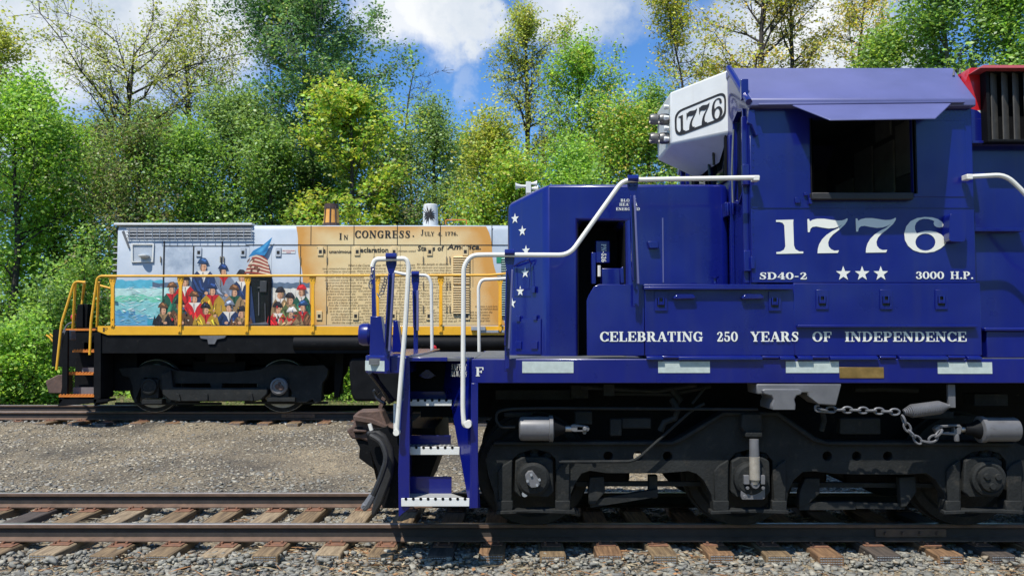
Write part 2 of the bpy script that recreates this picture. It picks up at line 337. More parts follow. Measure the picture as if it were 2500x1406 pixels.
def letters(mb, s, x0, x1, z0, z1, mp, gap=.06, step=.0003, wt=1.):
    """words fitted between x0..x1 on baseline z0 with cap height z1; mp(x, z, d) -> point, d = distance in front of the surface"""
    tot = sum(GLY[c][0] + gap for c in s) - gap; sx = (x1 - x0) / tot; sz = z1 - z0; x = x0
    for c in s:
        w, ss = GLY[c]
        for k, st_ in enumerate(ss):
            for q in ribbon([(a, b, k_ * wt) for a, b, k_ in st_]):
                mb.add([mp(x + a * sx, z0 + b * sz, .004 + k * step) for a, b in q], [(0, 1, 2, 3)])
        x += (w + gap) * sx
def pletters(mb, s, px0, px1, pyb, pyc, Y, gap=.06):
    a = P(px0, pyb, Y); b = P(px1, pyc, Y); letters(mb, s, a.x, b.x, a.z, b.z, lambda x, z, d: (x, Y - d, z), gap)
def plain(mb, s, x0, x1, z0, h, mp, shear=0., d=.004, bold=0.):
    """small running hand, from the built-in face, one flat mesh"""
    cu = bpy.data.curves.new('t', 'FONT'); cu.body = s; cu.size = 1; cu.shear = shear; cu.offset = bold; cu.resolution_u = 2; o = bpy.data.objects.new('t', cu)
    me = bpy.data.meshes.new_from_object(o); vs = [v.co.copy() for v in me.vertices]; w = max(v.x for v in vs)
    mb.add([mp(x0 + v.x * (x1 - x0) / w, z0 + v.y * h / .7, d) for v in vs], [tuple(p.vertices) for p in me.polygons])
    bpy.data.objects.remove(o); bpy.data.curves.remove(cu); bpy.data.meshes.remove(me)
def star(mb, cx, cz, r, mp, d=.004):
    pts = [(cx + (r if k % 2 == 0 else r * .4) * math.sin(k * math.pi / 5), cz + (r if k % 2 == 0 else r * .4) * math.cos(k * math.pi / 5)) for k in range(10)]
    tri = tessellate_polygon([[Vector((*p, 0)) for p in pts]])
    def o(t):
        a, b, c = (pts[i] for i in t); return t if (b[0] - a[0]) * (c[1] - a[1]) - (b[1] - a[1]) * (c[0] - a[0]) > 0 else t[::-1]
    mb.add([mp(a, b, d) for a, b in pts], [o(t) for t in tri])
D1 = [(235, 118), (420, 113), (416, 140), (424, 385), (440, 425), (480, 448), (522, 448), (522, 468), (240, 474), (238, 455), (280, 450), (318, 430), (333, 395), (322, 175), (305, 148), (270, 138), (235, 138)]
D7 = [(565, 108), (582, 106), (592, 132), (620, 115), (670, 104), (740, 104), (820, 116), (880, 124), (930, 122), (962, 112), (980, 100), (990, 104), (985, 125), (960, 165), (900, 220), (835, 270), (800, 310), (784, 355), (790, 395), (815, 425), (850, 440), (898, 436), (885, 464), (672, 467), (675, 420), (690, 370), (720, 320), (765, 275), (825, 235), (885, 206), (936, 166), (900, 186), (850, 202), (790, 207), (720, 197), (660, 185), (620, 190), (598, 210), (590, 244), (570, 246)]
D6 = [(1716, 258), (1697, 215), (1697, 180), (1712, 145), (1745, 118), (1790, 104), (1840, 107), (1880, 120), (1900, 130), (1893, 150), (1900, 175), (1925, 192), (1960, 198), (1990, 190), (1998, 168), (1985, 140), (1940, 108), (1880, 90), (1800, 86), (1720, 97), (1650, 130), (1605, 185), (1584, 260), (1592, 330), (1625, 390), (1680, 435), (1750, 458), (1820, 462), (1900, 450), (1970, 415), (2015, 375), (2030, 345), (2015, 310), (1975, 270), (1920, 243), (1860, 232), (1800, 234), (1750, 246)]
H6 = circ(1807, 350, 105, 20, 90)
def numerals(mb, mp):       # 1776, mp takes the tracing's own coordinates
    for lps in ([D1], [D7], [[(x + 508, y - 6) for x, y in D7]], [D6, H6]):
        tri = tessellate_polygon([[Vector((a, -b, 0)) for a, b in lp] for lp in lps]); fl = [p for lp in lps for p in lp]
        def o(t):
            a, b, c = (fl[i] for i in t); return t if (b[0] - a[0]) * (c[1] - a[1]) - (b[1] - a[1]) * (c[0] - a[0]) < 0 else t[::-1]
        mb.add([mp(a, b) for a, b in fl], [o(t) for t in tri])

# ================================================================== ground
RY1, RY2 = 7.95, 9.46            # rails of the near track (rail top z = 0)
T2Y1, T2Y2, T2Z = 16.6, 18.11, .23
GX = [-60, 0, 5.0, 7.0, 7.42, 7.55, 9.9, 10.05, 10.9, 13.0, 15.2, 16.0, 18.8, 19.4, 21.0, 23.0, 30, 60, 400]
GZ = [-.6, -.6, -.5, -.34, -.275, -.25, -.25, -.27, -.30, -.20, -.07, .02, .03, -.04, .0, .08, .3, .8, 2.]
def gz(x, y):
    return np.interp(y, GX, GZ) + .03 * np.sin(np.asarray(x) * 1.7 + np.asarray(y) * 2.3) * np.clip((np.asarray(y) - 10.2) * .6, 0, 1) + .012 * np.sin(np.asarray(x) * 5.1 - np.asarray(y) * 3.1)
def ground_mat():
    m = bpy.data.materials.new('gravel_ground'); m.use_nodes = True; nt = m.node_tree; L = nt.links.new; b = nt.nodes['Principled BSDF']; b.inputs['Roughness'].default_value = .95
    tc = N(nt, 'ShaderNodeTexCoord')
    v = N(nt, 'ShaderNodeTexVoronoi'); v.inputs['Scale'].default_value = 42; L(tc.outputs['Object'], v.inputs['Vector'])
    n = N(nt, 'ShaderNodeTexNoise'); n.inputs['Scale'].default_value = 1.1; n.inputs['Detail'].default_value = 9; n.inputs['Roughness'].default_value = .7; L(tc.outputs['Object'], n.inputs['Vector'])
    c1 = N(nt, 'ShaderNodeValToRGB'); L(v.outputs['Color'], c1.inputs[0]); e = c1.color_ramp.elements
    e[0].color = (.085, .075, .058, 1); e[1].color = (.36, .31, .22, 1); e.new(.5).color = (.19, .166, .126, 1)
    n5 = N(nt, 'ShaderNodeTexNoise'); n5.inputs['Scale'].default_value = .42; n5.inputs['Detail'].default_value = 3; L(tc.outputs['Object'], n5.inputs['Vector'])
    av = N(nt, 'ShaderNodeMath', op='MULTIPLY_ADD'); L(n5.outputs['Fac'], av.inputs[0]); av.inputs[1].default_value = .75; hf = N(nt, 'ShaderNodeMath', op='MULTIPLY_ADD'); L(n.outputs['Fac'], hf.inputs[0]); hf.inputs[1].default_value = .6; hf.inputs[2].default_value = -.18; L(hf.outputs[0], av.inputs[2])
    c2 = N(nt, 'ShaderNodeValToRGB'); L(av.outputs[0], c2.inputs[0]); c2.color_ramp.elements[0].position = .36; c2.color_ramp.elements[0].color = (.42, .41, .40, 1); c2.color_ramp.elements[1].position = .62; c2.color_ramp.elements[1].color = (1.2, 1.1, .93, 1)
    mx = N(nt, 'ShaderNodeMix', data_type='RGBA', blend_type='MULTIPLY'); mx.inputs[0].default_value = 1; L(c1.outputs[0], mx.inputs[6]); L(c2.outputs[0], mx.inputs[7])
    sep = N(nt, 'ShaderNodeSeparateXYZ'); L(tc.outputs['Object'], sep.inputs[0])
    add = N(nt, 'ShaderNodeMath', op='MULTIPLY_ADD'); L(n.outputs['Fac'], add.inputs[0]); add.inputs[1].default_value = 3.; L(sep.outputs['Y'], add.inputs[2])
    g = N(nt, 'ShaderNodeMapRange'); L(add.outputs[0], g.inputs[0]); g.inputs[1].default_value = 20.6; g.inputs[2].default_value = 21.8
    n2 = N(nt, 'ShaderNodeTexNoise'); n2.inputs['Scale'].default_value = 14; n2.inputs['Detail'].default_value = 6; L(tc.outputs['Object'], n2.inputs['Vector'])
    c3 = N(nt, 'ShaderNodeValToRGB'); L(n2.outputs['Fac'], c3.inputs[0]); c3.color_ramp.elements[0].position = .4; c3.color_ramp.elements[0].color = (.05, .085, .018, 1); c3.color_ramp.elements[1].position = .6; c3.color_ramp.elements[1].color = (.20, .155, .075, 1)
    m2 = N(nt, 'ShaderNodeMix', data_type='RGBA'); L(g.outputs[0], m2.inputs[0]); L(mx.outputs[2], m2.inputs[6]); L(c3.outputs[0], m2.inputs[7]); L(m2.outputs[2], b.inputs['Base Color'])
    bp = N(nt, 'ShaderNodeBump'); bp.inputs['Strength'].default_value = .9; bp.inputs['Distance'].default_value = .02; L(v.outputs['Distance'], bp.inputs['Height']); L(bp.outputs[0], b.inputs['Normal']); return m
def build_ground():
    xs = np.concatenate([[-400, -120, -40], np.arange(-18, 18.01, .25), [40, 120, 400]])
    ys = np.array(sorted(set([-60, -20, 0, 3, 30, 40, 60, 120, 400] + list(np.arange(5, 30, .22)) + GX)))
    X, Y = np.meshgrid(xs, ys); Z = gz(X, Y); V = np.stack([X.ravel(), Y.ravel(), Z.ravel()], 1); w = len(xs)
    i, j = np.meshgrid(np.arange(w - 1), np.arange(len(ys) - 1)); a = (j * w + i).ravel()
    o = npmesh('ground', V, np.stack([a, a + 1, a + 1 + w, a + w], 1), ground_mat(), smooth=True); tag(o, kind='structure')
build_ground()

CUBE_V = np.array([(x, y, z) for z in (-.62, .62) for x, y in ((-.72, -.72), (.72, -.72), (.72, .72), (-.72, .72))])
CUBE_F = np.array([(3, 2, 1), (3, 1, 0), (4, 5, 6), (4, 6, 7), (0, 1, 5), (0, 5, 4), (1, 2, 6), (1, 6, 5), (2, 3, 7), (2, 7, 6), (3, 0, 4), (3, 4, 7)])
STONE = M('ballast_stone', (.2, .2, .2), .9, attr=True, var=.22, vscale=30, bump=.3, bscale=90)
def stones(name, x, y, size, flat, cols, label, lift=.15, zf=None):
    n = len(x); z = (zf or gz)(x, y)
    s = size[:, None] * rng.uniform(.62, 1.35, (n, 3)); s[:, 2] *= flat
    v = CUBE_V[None] * rng.uniform(.45, 1.35, (n, 8, 3)); v = v * s[:, None, :]
    t = rng.uniform(-.5, .5, n); ct, st = np.cos(t), np.sin(t); vy = v[..., 1] * ct[:, None] - v[..., 2] * st[:, None]; vz = v[..., 1] * st[:, None] + v[..., 2] * ct[:, None]
    t = rng.uniform(0, 6.28, n); ct, st = np.cos(t), np.sin(t); vx = v[..., 0] * ct[:, None] - vy * st[:, None]; vy = v[..., 0] * st[:, None] + vy * ct[:, None]
    V = np.stack([vx + x[:, None], vy + y[:, None], vz + (z + s[:, 2] * lift)[:, None]], -1).reshape(-1, 3)
    F = (CUBE_F[None] + (np.arange(n) * 8)[:, None, None]).reshape(-1, 3)
    cols = np.array(cols); c = cols[rng.integers(0, len(cols), n)] * rng.uniform(.8, 1.18, (n, 1))
    o = npmesh(name, V, F, STONE, tone=np.repeat(c, 12, axis=0)); tag(o, label, 'gravel', kind='stuff'); return o
GREYS = [(.225, .215, .18), (.25, .24, .20), (.20, .195, .17), (.29, .275, .225), (.23, .21, .165), (.15, .145, .13), (.34, .315, .25), (.27, .22, .155), (.22, .215, .185), (.21, .205, .175)]
def bed(x, y): return gz(x, y) + .0
n = 17000; stones('shoulder_ballast', rng.uniform(-5.5, 5.5, n), rng.uniform(6.7, 8.0, n), .011 + .034 * rng.random(n) ** 2.4, .55, GREYS, 'grey angular ballast stones along the near shoulder of the front track', .35)
hx = rng.uniform(-5.2, 4.8, 26); k = rng.integers(0, 26, 1500); stones('heaped_ballast', hx[k] + rng.normal(0, .16, 1500), 7.46 + np.abs(rng.normal(0, .13, 1500)) - .05, .012 + .028 * rng.random(1500) ** 2, .6, GREYS[:4] + GREYS[6:], 'grey stones heaped over some tie ends of the front track', .6, lambda x, y: gz(x, y) + .05 * rng.random(len(x)))
n = 13000; stones('track_ballast', rng.uniform(-6.6, 6.2, n), rng.uniform(8.0, 10.2, n), .011 + .027 * rng.random(n) ** 2, .55, GREYS, 'grey ballast stones between the ties of the front track', .3)
n = 8500; y = 10.1 + rng.exponential(.6, n); stones('spilled_ballast', rng.uniform(-7.5, 6.5, n), y, .011 + .030 * rng.random(n) ** 2, .42, GREYS, 'loose grey stones spilled beyond the far rail of the front track', .25)
n = 24000; y = rng.uniform(10.6, 16.2, n); TANS = [(.34, .285, .195), (.42, .365, .26), (.24, .205, .15), (.28, .26, .21), (.17, .148, .115), (.30, .27, .20)]
stones('path_gravel', rng.uniform(-11, 5, n), y, .006 + .022 * rng.random(n) ** 1.8, .3, TANS, 'tan pebbles trodden into the dirt strip between the two tracks', .1)
n = 6500; stones('back_ballast', rng.uniform(-13, 6, n), rng.uniform(16.3, 19.6, n), rng.uniform(.02, .045, n), .6, [(.36, .34, .29), (.28, .27, .24), (.2, .19, .17), (.42, .39, .32)], 'pale ballast stones along the back track', .25)
def clumped(n):
    c = rng.uniform((-11, 10.8), (5, 16), (60, 2)); k = rng.integers(0, 60, n); return c[k, 0] + rng.normal(0, .55, n), np.clip(c[k, 1] + rng.normal(0, .28, n), 10.6, 16)
x, y = clumped(7000); stones('strip_stones', x, y, .012 + .03 * rng.random(7000) ** 2.5, .35, [(.36, .31, .22), (.26, .235, .19), (.20, .19, .165), (.42, .37, .27)], 'flat slaty stones in drifts over the dirt strip', .1)
# dry leaves and stalks caught among the stones
LITTER = M('dry_litter', (.3, .2, .1), .85, attr=True, var=.2)
def litter():
    V, F, T = [], [], []
    cx = np.concatenate([rng.uniform(-5.4, 4.6, 46), rng.uniform(-6, 4.5, 20)]); cy = np.concatenate([rng.uniform(6.9, 8.0, 46), rng.uniform(8.2, 10.4, 20)])
    for k in range(4200):
        j = rng.integers(0, len(cx)); x = cx[j] + rng.normal(0, .2); y = cy[j] + rng.normal(0, .1); z = float(gz(x, y)) + rng.uniform(.02, .045)
        stalk = rng.random() < .55; l = rng.uniform(.03, .11) if stalk else rng.uniform(.012, .03); w = .0016 if stalk else l * .6; a = rng.uniform(0, 6.28); t = rng.uniform(-.3, .3)
        d = np.array([math.cos(a) * l, math.sin(a) * l, t * l]); e = np.array([-math.sin(a) * w, math.cos(a) * w, rng.uniform(-.4, .4) * w]); o = np.array([x, y, z]); n0 = len(V)
        V += [o - d, o + e + (0, 0, l * .1), o + d, o - e]; F.append((n0, n0 + 1, n0 + 2, n0 + 3))
        T.append(np.array([(.40, .30, .17), (.46, .38, .24), (.34, .17, .07), (.25, .16, .09)][rng.integers(0, 4)]) * rng.uniform(.7, 1.2))
    tag(npmesh('dry_leaves', V, F, LITTER, tone=np.array(T)), 'dry tan leaves and stalks lying among the ballast stones', 'leaf litter', kind='stuff')
litter()

# ================================================================== rails and ties
def rail(y, ztop, x0, x1, label, zh=.155):
    t = thing('rail', label, 'rail', (x0, y, ztop), 'steel rails of the two tracks')
    MB().prism([(y - .012, ztop - zh + .030), (y - .009, ztop - .05), (y - .034, ztop - .036), (y + .034, ztop - .036), (y + .009, ztop - .05), (y + .012, ztop - zh + .030)], x0, x1, axis='x').build('rail_web', RAILWEB, t)
    MB().prism([(y - .07, ztop - zh), (y - .07, ztop - zh + .011), (y - .014, ztop - zh + .033), (y + .014, ztop - zh + .033), (y + .07, ztop - zh + .011), (y + .07, ztop - zh)], x0, x1, axis='x').build('rail_foot', RAILSIDE, t)
    MB().prism([(y - .033, ztop - .037), (y - .036, ztop - .010), (y - .030, ztop - .004), (y + .030, ztop - .004), (y + .036, ztop - .010), (y + .033, ztop - .037)], x0, x1, axis='x').build('rail_head', RAILSIDE, t)
    MB().prism([(y - .029, ztop - .0038), (y + .029, ztop - .0038), (y + .024, ztop), (y - .024, ztop)], x0, x1, axis='x').build('running_surface', RAILTOP, t)
    return t
r1 = rail(RY1, 0, -40, 40, 'nearest steel rail, rusty web and shiny head, with the blue locomotive wheels on it')
rail(RY2, 0, -40, 40, 'second rail from the camera, far rail of the front track')
r3 = rail(T2Y1, T2Z, -60, 60, 'near rail of the back track, shaded below the black and yellow locomotive')
rail(T2Y2, T2Z, -60, 60, 'farthest rail, behind the black wheels of the switcher')
def joint_bar(x, y, z, r):
    mb = MB(); mb.box(x - .33, x + .33, y - .034, y - .012, z - .122, z - .045); mb.build('joint_bar', RAILSIDE, r, .006)
    for k in range(4):
        MB().lathe((x - .24 + k * .16, y - .058, z - .083), (0, 1, 0), [(0, .016), (.03, .018)], 6).build('bolt', RAILSIDE, r)
joint_bar(3.72, RY1, 0, r1); joint_bar(-4.2, T2Y1, T2Z, r3)

def wood(name, a, b, vs=(2.5, 30, 30)):
    m = bpy.data.materials.new(name); m.use_nodes = True; nt = m.node_tree; L = nt.links.new; bs = nt.nodes['Principled BSDF']; bs.inputs['Roughness'].default_value = .85
    tc = N(nt, 'ShaderNodeTexCoord'); oi = N(nt, 'ShaderNodeObjectInfo'); ad = N(nt, 'ShaderNodeVectorMath', op='ADD'); L(tc.outputs['Object'], ad.inputs[0]); L(oi.outputs['Location'], ad.inputs[1])
    mp = N(nt, 'ShaderNodeMapping'); L(ad.outputs[0], mp.inputs[0]); mp.inputs['Scale'].default_value = (26, 1.6, 26)
    n = N(nt, 'ShaderNodeTexNoise'); n.inputs['Scale'].default_value = 1.6; n.inputs['Detail'].default_value = 7; n.inputs['Roughness'].default_value = .65; L(mp.outputs[0], n.inputs['Vector'])
    c = N(nt, 'ShaderNodeValToRGB'); L(n.outputs['Fac'], c.inputs[0]); c.color_ramp.elements[0].position = .34; c.color_ramp.elements[0].color = (*a, 1); c.color_ramp.elements[1].position = .66; c.color_ramp.elements[1].color = (*b, 1)
    L(c.outputs[0], bs.inputs['Base Color']); bp = N(nt, 'ShaderNodeBump'); bp.inputs['Strength'].default_value = .7; bp.inputs['Distance'].default_value = .01; L(n.outputs['Fac'], bp.inputs['Height']); L(bp.outputs[0], bs.inputs['Normal']); return m
WOODS = [wood('weathered_wood', (.07, .045, .024), (.27, .185, .095)), wood('pale_wood', (.11, .075, .042), (.38, .285, .17)), wood('dark_wood', (.03, .024, .02), (.10, .076, .058)), wood('brown_wood', (.08, .042, .02), (.27, .155, .075))]
WNAME = ['weathered brown', 'pale dry', 'dark creosoted', 'reddish brown']
def make_tie(y0, y1, ztop, wood_m, rails):
    t = thing('railway_tie', 'tie', 'railway tie', (0, (y0 + y1) / 2, ztop))
    mb = MB(); mb.box(-.115, .115, y0, y1, ztop - .17, ztop); mb.build('sleeper', wood_m, t, .012)
    e = MB()
    for i in range(9):
        for k in range(5):
            x = -.088 + i * .022; z = ztop - .02 - k * .022; e.box(x - .008, x + .008, y0 - .003, y0 + .001, z - .0035, z + .0035)
    e.build('end_plate', GALV, t)
    for ry in rails:
        p = MB(); p.box(-.09, .09, ry - .19, ry + .17, ztop, ztop + .011)
        pl = p.build('tie_plate', PLATE, t, .005)
        for sx, sy in ((-.05, -.088), (.052, -.1), (.03, .088), (-.055, -.155), (.06, .13)):
            s = MB(); s.box(sx - .011, sx + .011, ry + sy - .016, ry + sy + .016, ztop + .009, ztop + .03); s.build('spike', PLATE, pl, .004)
    return t
def copy_tree(o, parent=None):
    c = o.copy(); COL.objects.link(c); c.parent = parent
    for ch in o.children: copy_tree(ch, c)
    return c
ORD = 'first second third fourth fifth sixth seventh eighth ninth tenth eleventh twelfth thirteenth fourteenth fifteenth sixteenth seventeenth eighteenth nineteenth twentieth twenty-first twenty-second twenty-third twenty-fourth twenty-fifth'.split()
protos = [make_tie(7.48, 9.92, -.166, w, (RY1, RY2)) for w in WOODS]
rt = random.Random(8); used = set()
for k in range(22):
    x = -5.62 + k * .497 + rt.uniform(-.035, .035)
    w = [0, 2, 0, 1, 0, 0, 1, 0, 1, 0, 2, 3, 0, 3, 0, 3, 0, 3, 2, 3, 2, 3][k]
    o = copy_tree(protos[w]) if w in used else protos[w]; used.add(w)
    o.location.x = x; dy = rt.uniform(-.05, .07); o.location.y += 0; o.location.z = -.166 + rt.choice([0, -.004, -.008, -.012]); o.location.y = 8.7 + dy * .5; o.rotation_euler.z = rt.uniform(-.022, .022)
    pxx = 1250 + FPX * x / 7.6
    where = 'left of the blue locomotive' if pxx < 900 else 'shaded by the blue locomotive'
    tag(o, f'{WNAME[w]} tie {where}, {ORD[k]} from left in front track', group='ties of the front track')
proto2 = [make_tie(16.13, 18.57, T2Z - .166, w, (T2Y1, T2Y2)) for w in (WOODS[2], WOODS[0], WOODS[3])]; used = set()
for k in range(19):
    x = -10.2 + k * .6 + rt.uniform(-.07, .07); w = [0, 0, 1, 2, 0, 2, 2, 0, 2, 2, 1, 2, 0, 1, 0, 2, 0, 0, 2][k]
    o = copy_tree(proto2[w]) if w in used else proto2[w]; used.add(w)
    o.location.x = x; o.location.z += rt.uniform(-.01, 0); o.rotation_euler.z = rt.uniform(-.02, .02)
    tag(o, f'{["dark", "weathered grey", "brown"][w]} tie end under the back track, {ORD[k]} from the left', group='ties of the back track')

# ================================================================== blue locomotive on the front track
YS, YC = 7.15, 8.7
YF = 2 * YC - YS
BL = thing('locomotive', 'dark blue six-axle road locomotive numbered 1776 with white handrails, cab and short hood facing left', 'locomotive', (2.5, YC, 0))
ZD = P(1300, 876, YS).z          # deck
ZB = P(1300, 935, YS).z          # bottom of the side sill
XR = 11.0                        # the long hood runs on out of the picture
def L_(mb, name, mat, bevel=0., parent=None, **k): return mb.build(name, mat, parent or BL, bevel, **k)
def X_(px, Y): return P(px, 700, Y).x
def E_(mb, name, mat, bevel=0., parent=None): return each(mb, name, mat, parent or BL, bevel)
def flat(Y): return lambda x, z, d: (x, Y - d, z)

# --- frame and deck
xs0 = X_(1152, YS)
mb = MB(); mb.box(xs0, XR, YS, YS + .05, ZB, ZD); mb.box(xs0, XR, YF - .05, YF, ZB, ZD); E_(mb, 'side_sill', BLUE, .006)
mb = MB(); mb.box(X_(1160, YS), XR, YS + .055, YF - .055, ZD - .06, ZD + .004); mb.box(X_(905, YS), X_(1158, YS), YS + .55, YF - .55, ZD - .05, ZD + .002)
mb.box(X_(895, YS) + .02, X_(985, YS), YS + .03, YF - .03, ZD - .05, ZD + .002); mb.box(X_(985, YS), X_(1158, YS), YS + .08, YS + .56, ZD - .02, ZD + .003); L_(mb, 'walkway_deck', TREAD)
mb = MB(); mb.box(-.2, XR, 8.15, 9.25, .62, ZB + .1); mb.box(-.9, -.2, 8.3, 9.1, .95, ZB); mb.box(-.25, XR, YS + .5, YF - .5, ZB - .02, ZB + .06); L_(mb, 'center_sill', BLACK)
mb = MB()
for px0, px1 in ((1275, 1400), (1607, 1733), (1919, 2048), (2290, 2422)): mb.pbox(px0, 882 if px0 < 2000 else 884, px1, 910 if px0 < 2000 else 912, YS - .004, .004)
E_(mb, 'reflective_strip', REFL)
mb = MB(); mb.pbox(2050, 896, 2158, 923, YS - .006, .006); L_(mb, 'builder_plate', BRASS, .003)
mb = MB(); pletters(mb, 'F', 1161, 1181, 918, 896, YS, 0); L_(mb, 'frame_letter', LETTER, smooth=False)

# --- front platform beam with its wrap-round reflector
zb1 = P(930, 912, YS).z; zt1 = P(930, 868, YS).z; xf = X_(893, YS + .12); xa = X_(940, YS)
mb = MB(); pl = [(X_(1000, YS), YS), (xa, YS), (xf, YS + .14), (xf, YF - .14), (xa, YF), (X_(1000, YS), YF)]
mb.prism(pl, zb1, zt1, axis='z'); L_(mb, 'front_beam', BLUE, .012)
za, zb = P(910, 906, YS).z, P(910, 881, YS).z
mb = MB(); mb.add([(xf - .002, YS + .138, za), (xa, YS - .004, za), (X_(940, YS - .004) + .0, YS - .004, za), (xf - .002, YS + .138, zb), (xa, YS - .004, zb), (X_(940, YS) , YS - .004, zb)], [(0, 1, 4, 3)])
mb.add([(xa, YS - .004, za), (X_(952, YS), YS - .004, za), (X_(952, YS), YS - .004, zb), (xa, YS - .004, zb)], [(0, 1, 2, 3)]); L_(mb, 'reflective_strip', REFL, smooth=False)

# --- boarding steps
xl = X_(985, YS)
STP = thing('boarding_steps', None, None, (0, 0, 0)); STP.parent = BL; STP.location = Vector((xl, YS, .4)) - Vector(BL.location)
mb = MB(); mb.pprism([(985, 872), (1000, 872), (1001, 975), (1000, 1240), (973, 1262), (972, 1150), (978, 985), (985, 975)], YS - .01, .03); mb.box(xl - .03, xl - .005, YS + .02, YS + .75, .32, zt1 - .05); L_(mb, 'left_stringer', BLUE, .005, STP)
def splay(px, py):      # point on the splayed right-hand cheek, deeper towards its inner edge
    pass
ra = [P(1151, 872, YS), P(1151, 940, YS), P(1166, 1240, YS - .03), P(1146, 1240, YS - .03), P(1103, 1000, YS + .28), P(1082, 950, YS + .5), P(1090, 872, YS + .5)]
mb = MB(); n = len(ra); bk = [p + Vector((.02, .03, 0)) for p in ra]; mb.add(ra + bk, [(0, 6, 5, 1), (1, 5, 4), (1, 4, 3, 2), (7, 8, 12, 13), (8, 11, 12), (8, 9, 10, 11), (0, 1, 8, 7), (1, 2, 9, 8), (2, 3, 10, 9), (3, 4, 11, 10), (4, 5, 12, 11), (5, 6, 13, 12), (6, 0, 7, 13)])
L_(mb, 'cheek_plate', BLUE, 0, STP, smooth=False)
mb = MB(); mb.pprism([(1150, 935), (1167, 935), (1167, 1240), (1150, 1240)], YS - .035, .03); L_(mb, 'right_stringer', BLUE, .004, STP)
trs = [(980, 1146, 1215, YS - .02, 1098, 1163), (988, 1122, 1090, YS + .14, 1096, 1062), (993, 1103, 975, YS + .28, 1085, 955)]
for i, (a, b, py, Y, pr, pt) in enumerate(trs):
    p0 = P(a, py, Y); p1 = P(b, py, Y); z1 = p0.z; z0 = z1 - (.068 if i != 2 else .055); yb = Y + .26; xb = P(pr + 10, py, yb).x - .02
    mb = MB(); mb.hexa([(p0.x, Y, z0), (p1.x, Y, z0), (xb, yb, z0), (p0.x, yb, z0), (p0.x, Y, z1 - .012), (p1.x, Y, z1 - .012), (xb, yb, z1 - .012), (p0.x, yb, z1 - .012)])
    o = L_(mb, 'step_tread', GRATE, 0, STP)
    mb = MB(); mb.box(p0.x, p1.x, Y - .012, Y - .001, z0, z1)
    L_(mb, 'tread_nosing', WHITE, .003, o)
    mb = MB(); k = 0; xx = p0.x + .04
    while xx < p1.x - .03: mb.prism([circ(xx, z1 - .005, .013, 8)], Y - .0145, Y - .0122, True); xx += .062
    L_(mb, 'grip_holes', BLACK, 0, o)
    mb = MB(); mb.box(p0.x, xb, yb, yb + .015, z0 + .02, P(1050, pt, yb).z); L_(mb, 'riser', BLUE, .003, STP)
    if i < 2: pass
xw = X_(1001, YS + .3); xw2 = X_(1085, YS + .5)
mb = MB(); mb.box(xw - .04, xw2 + .02, YS + .55, YS + .58, P(1, 985, YS + .55).z, ZD - .02); L_(mb, 'well_back', BLACK, 0, STP)
mb = MB(); mb.pbox(985, 872, 1092, 882, YS, .05); L_(mb, 'top_edge', BLUE, .004, STP)
fan = [(1021, 918)] + [(1043 + 23 * math.sin(t), 905 + 19 * math.cos(t)) for t in [k * .25 - 1.0 for k in range(9)]] + [(1064, 918), (1046, 902), (1040, 902)]
mb = MB(); mb.pprism(fan, YS + .46, .02); L_(mb, 'fan_bracket', BLUE, 0, STP)
mb = MB(); SW = lambda x, z, d: tuple(P(0, 0, 1) * 0 + Vector((x, YS + (X_(1150, YS) - x) * .9 - d - .004, z)))
a = P(1102, 902, YS + .16); b = P(1140, 889, YS + .05); letters(mb, 'SAFETY', a.x, b.x, a.z, b.z, SW, .22, wt=.6); a = P(1101, 918, YS + .16); b = P(1140, 906, YS + .05); letters(mb, 'ALWAYS', a.x, b.x, a.z, b.z, SW, .22, wt=.6)
L_(mb, 'step_lettering', LETTER, 0, STP, smooth=False)

# --- handrails and their posts
def railing(name, pxs, Y, r=.0205, fr=.09): return L_(ptube(MB(), pxs, Y, r, 10, fr), name, CREAM)
YH = YS - .07
hr1 = railing('white_handrail', [(967, 1056, YS - .02), (969, 1052, YH), (990, 790), (998, 650), (992, 631), (915, 633), (909, 652)], YH)
hr2 = railing('white_handrail', [(1146, 1036, YS - .02), (1133, 1040, YH), (1130, 1000), (1132, 650), (1150, 624), (1180, 622), (1390, 623), (1520, 441), (1560, 439), (1853, 434)], YH)
hr3 = railing('white_handrail', [(2362, 432), (2455, 427), (2500, 470), (2640, 640), (3300, 640)], YH)
L_(ptube(MB(), [(966, 1056), (966, 985)], YS + .3, .02), 'white_handrail', CREAM)
YH2 = YF + .03
railing('white_handrail', [(960, 664), (1000, 672), (1044, 672), (1053, 690), (1055, 866)], YH2)
railing('white_handrail', [(1170, 868), (1168, 700), (1176, 683), (1236, 680)], YH2)
mb = MB(); mb.pbox(1840, 428, 1855, 441, YH - .02, .09); mb.pbox(2361, 425, 2376, 438, YH - .02, .09); E_(mb, 'handrail_foot', CREAM, .006)
mb = MB(); mb.lathe(P(1142, 1036, YS - .1), (0, 1, 0), [(0, .03), (.07, .035)], 12); mb.lathe(P(967, 1056, YS - .1), (0, 1, 0), [(0, .026), (.07, .03)], 12); E_(mb, 'handrail_foot', CREAM)
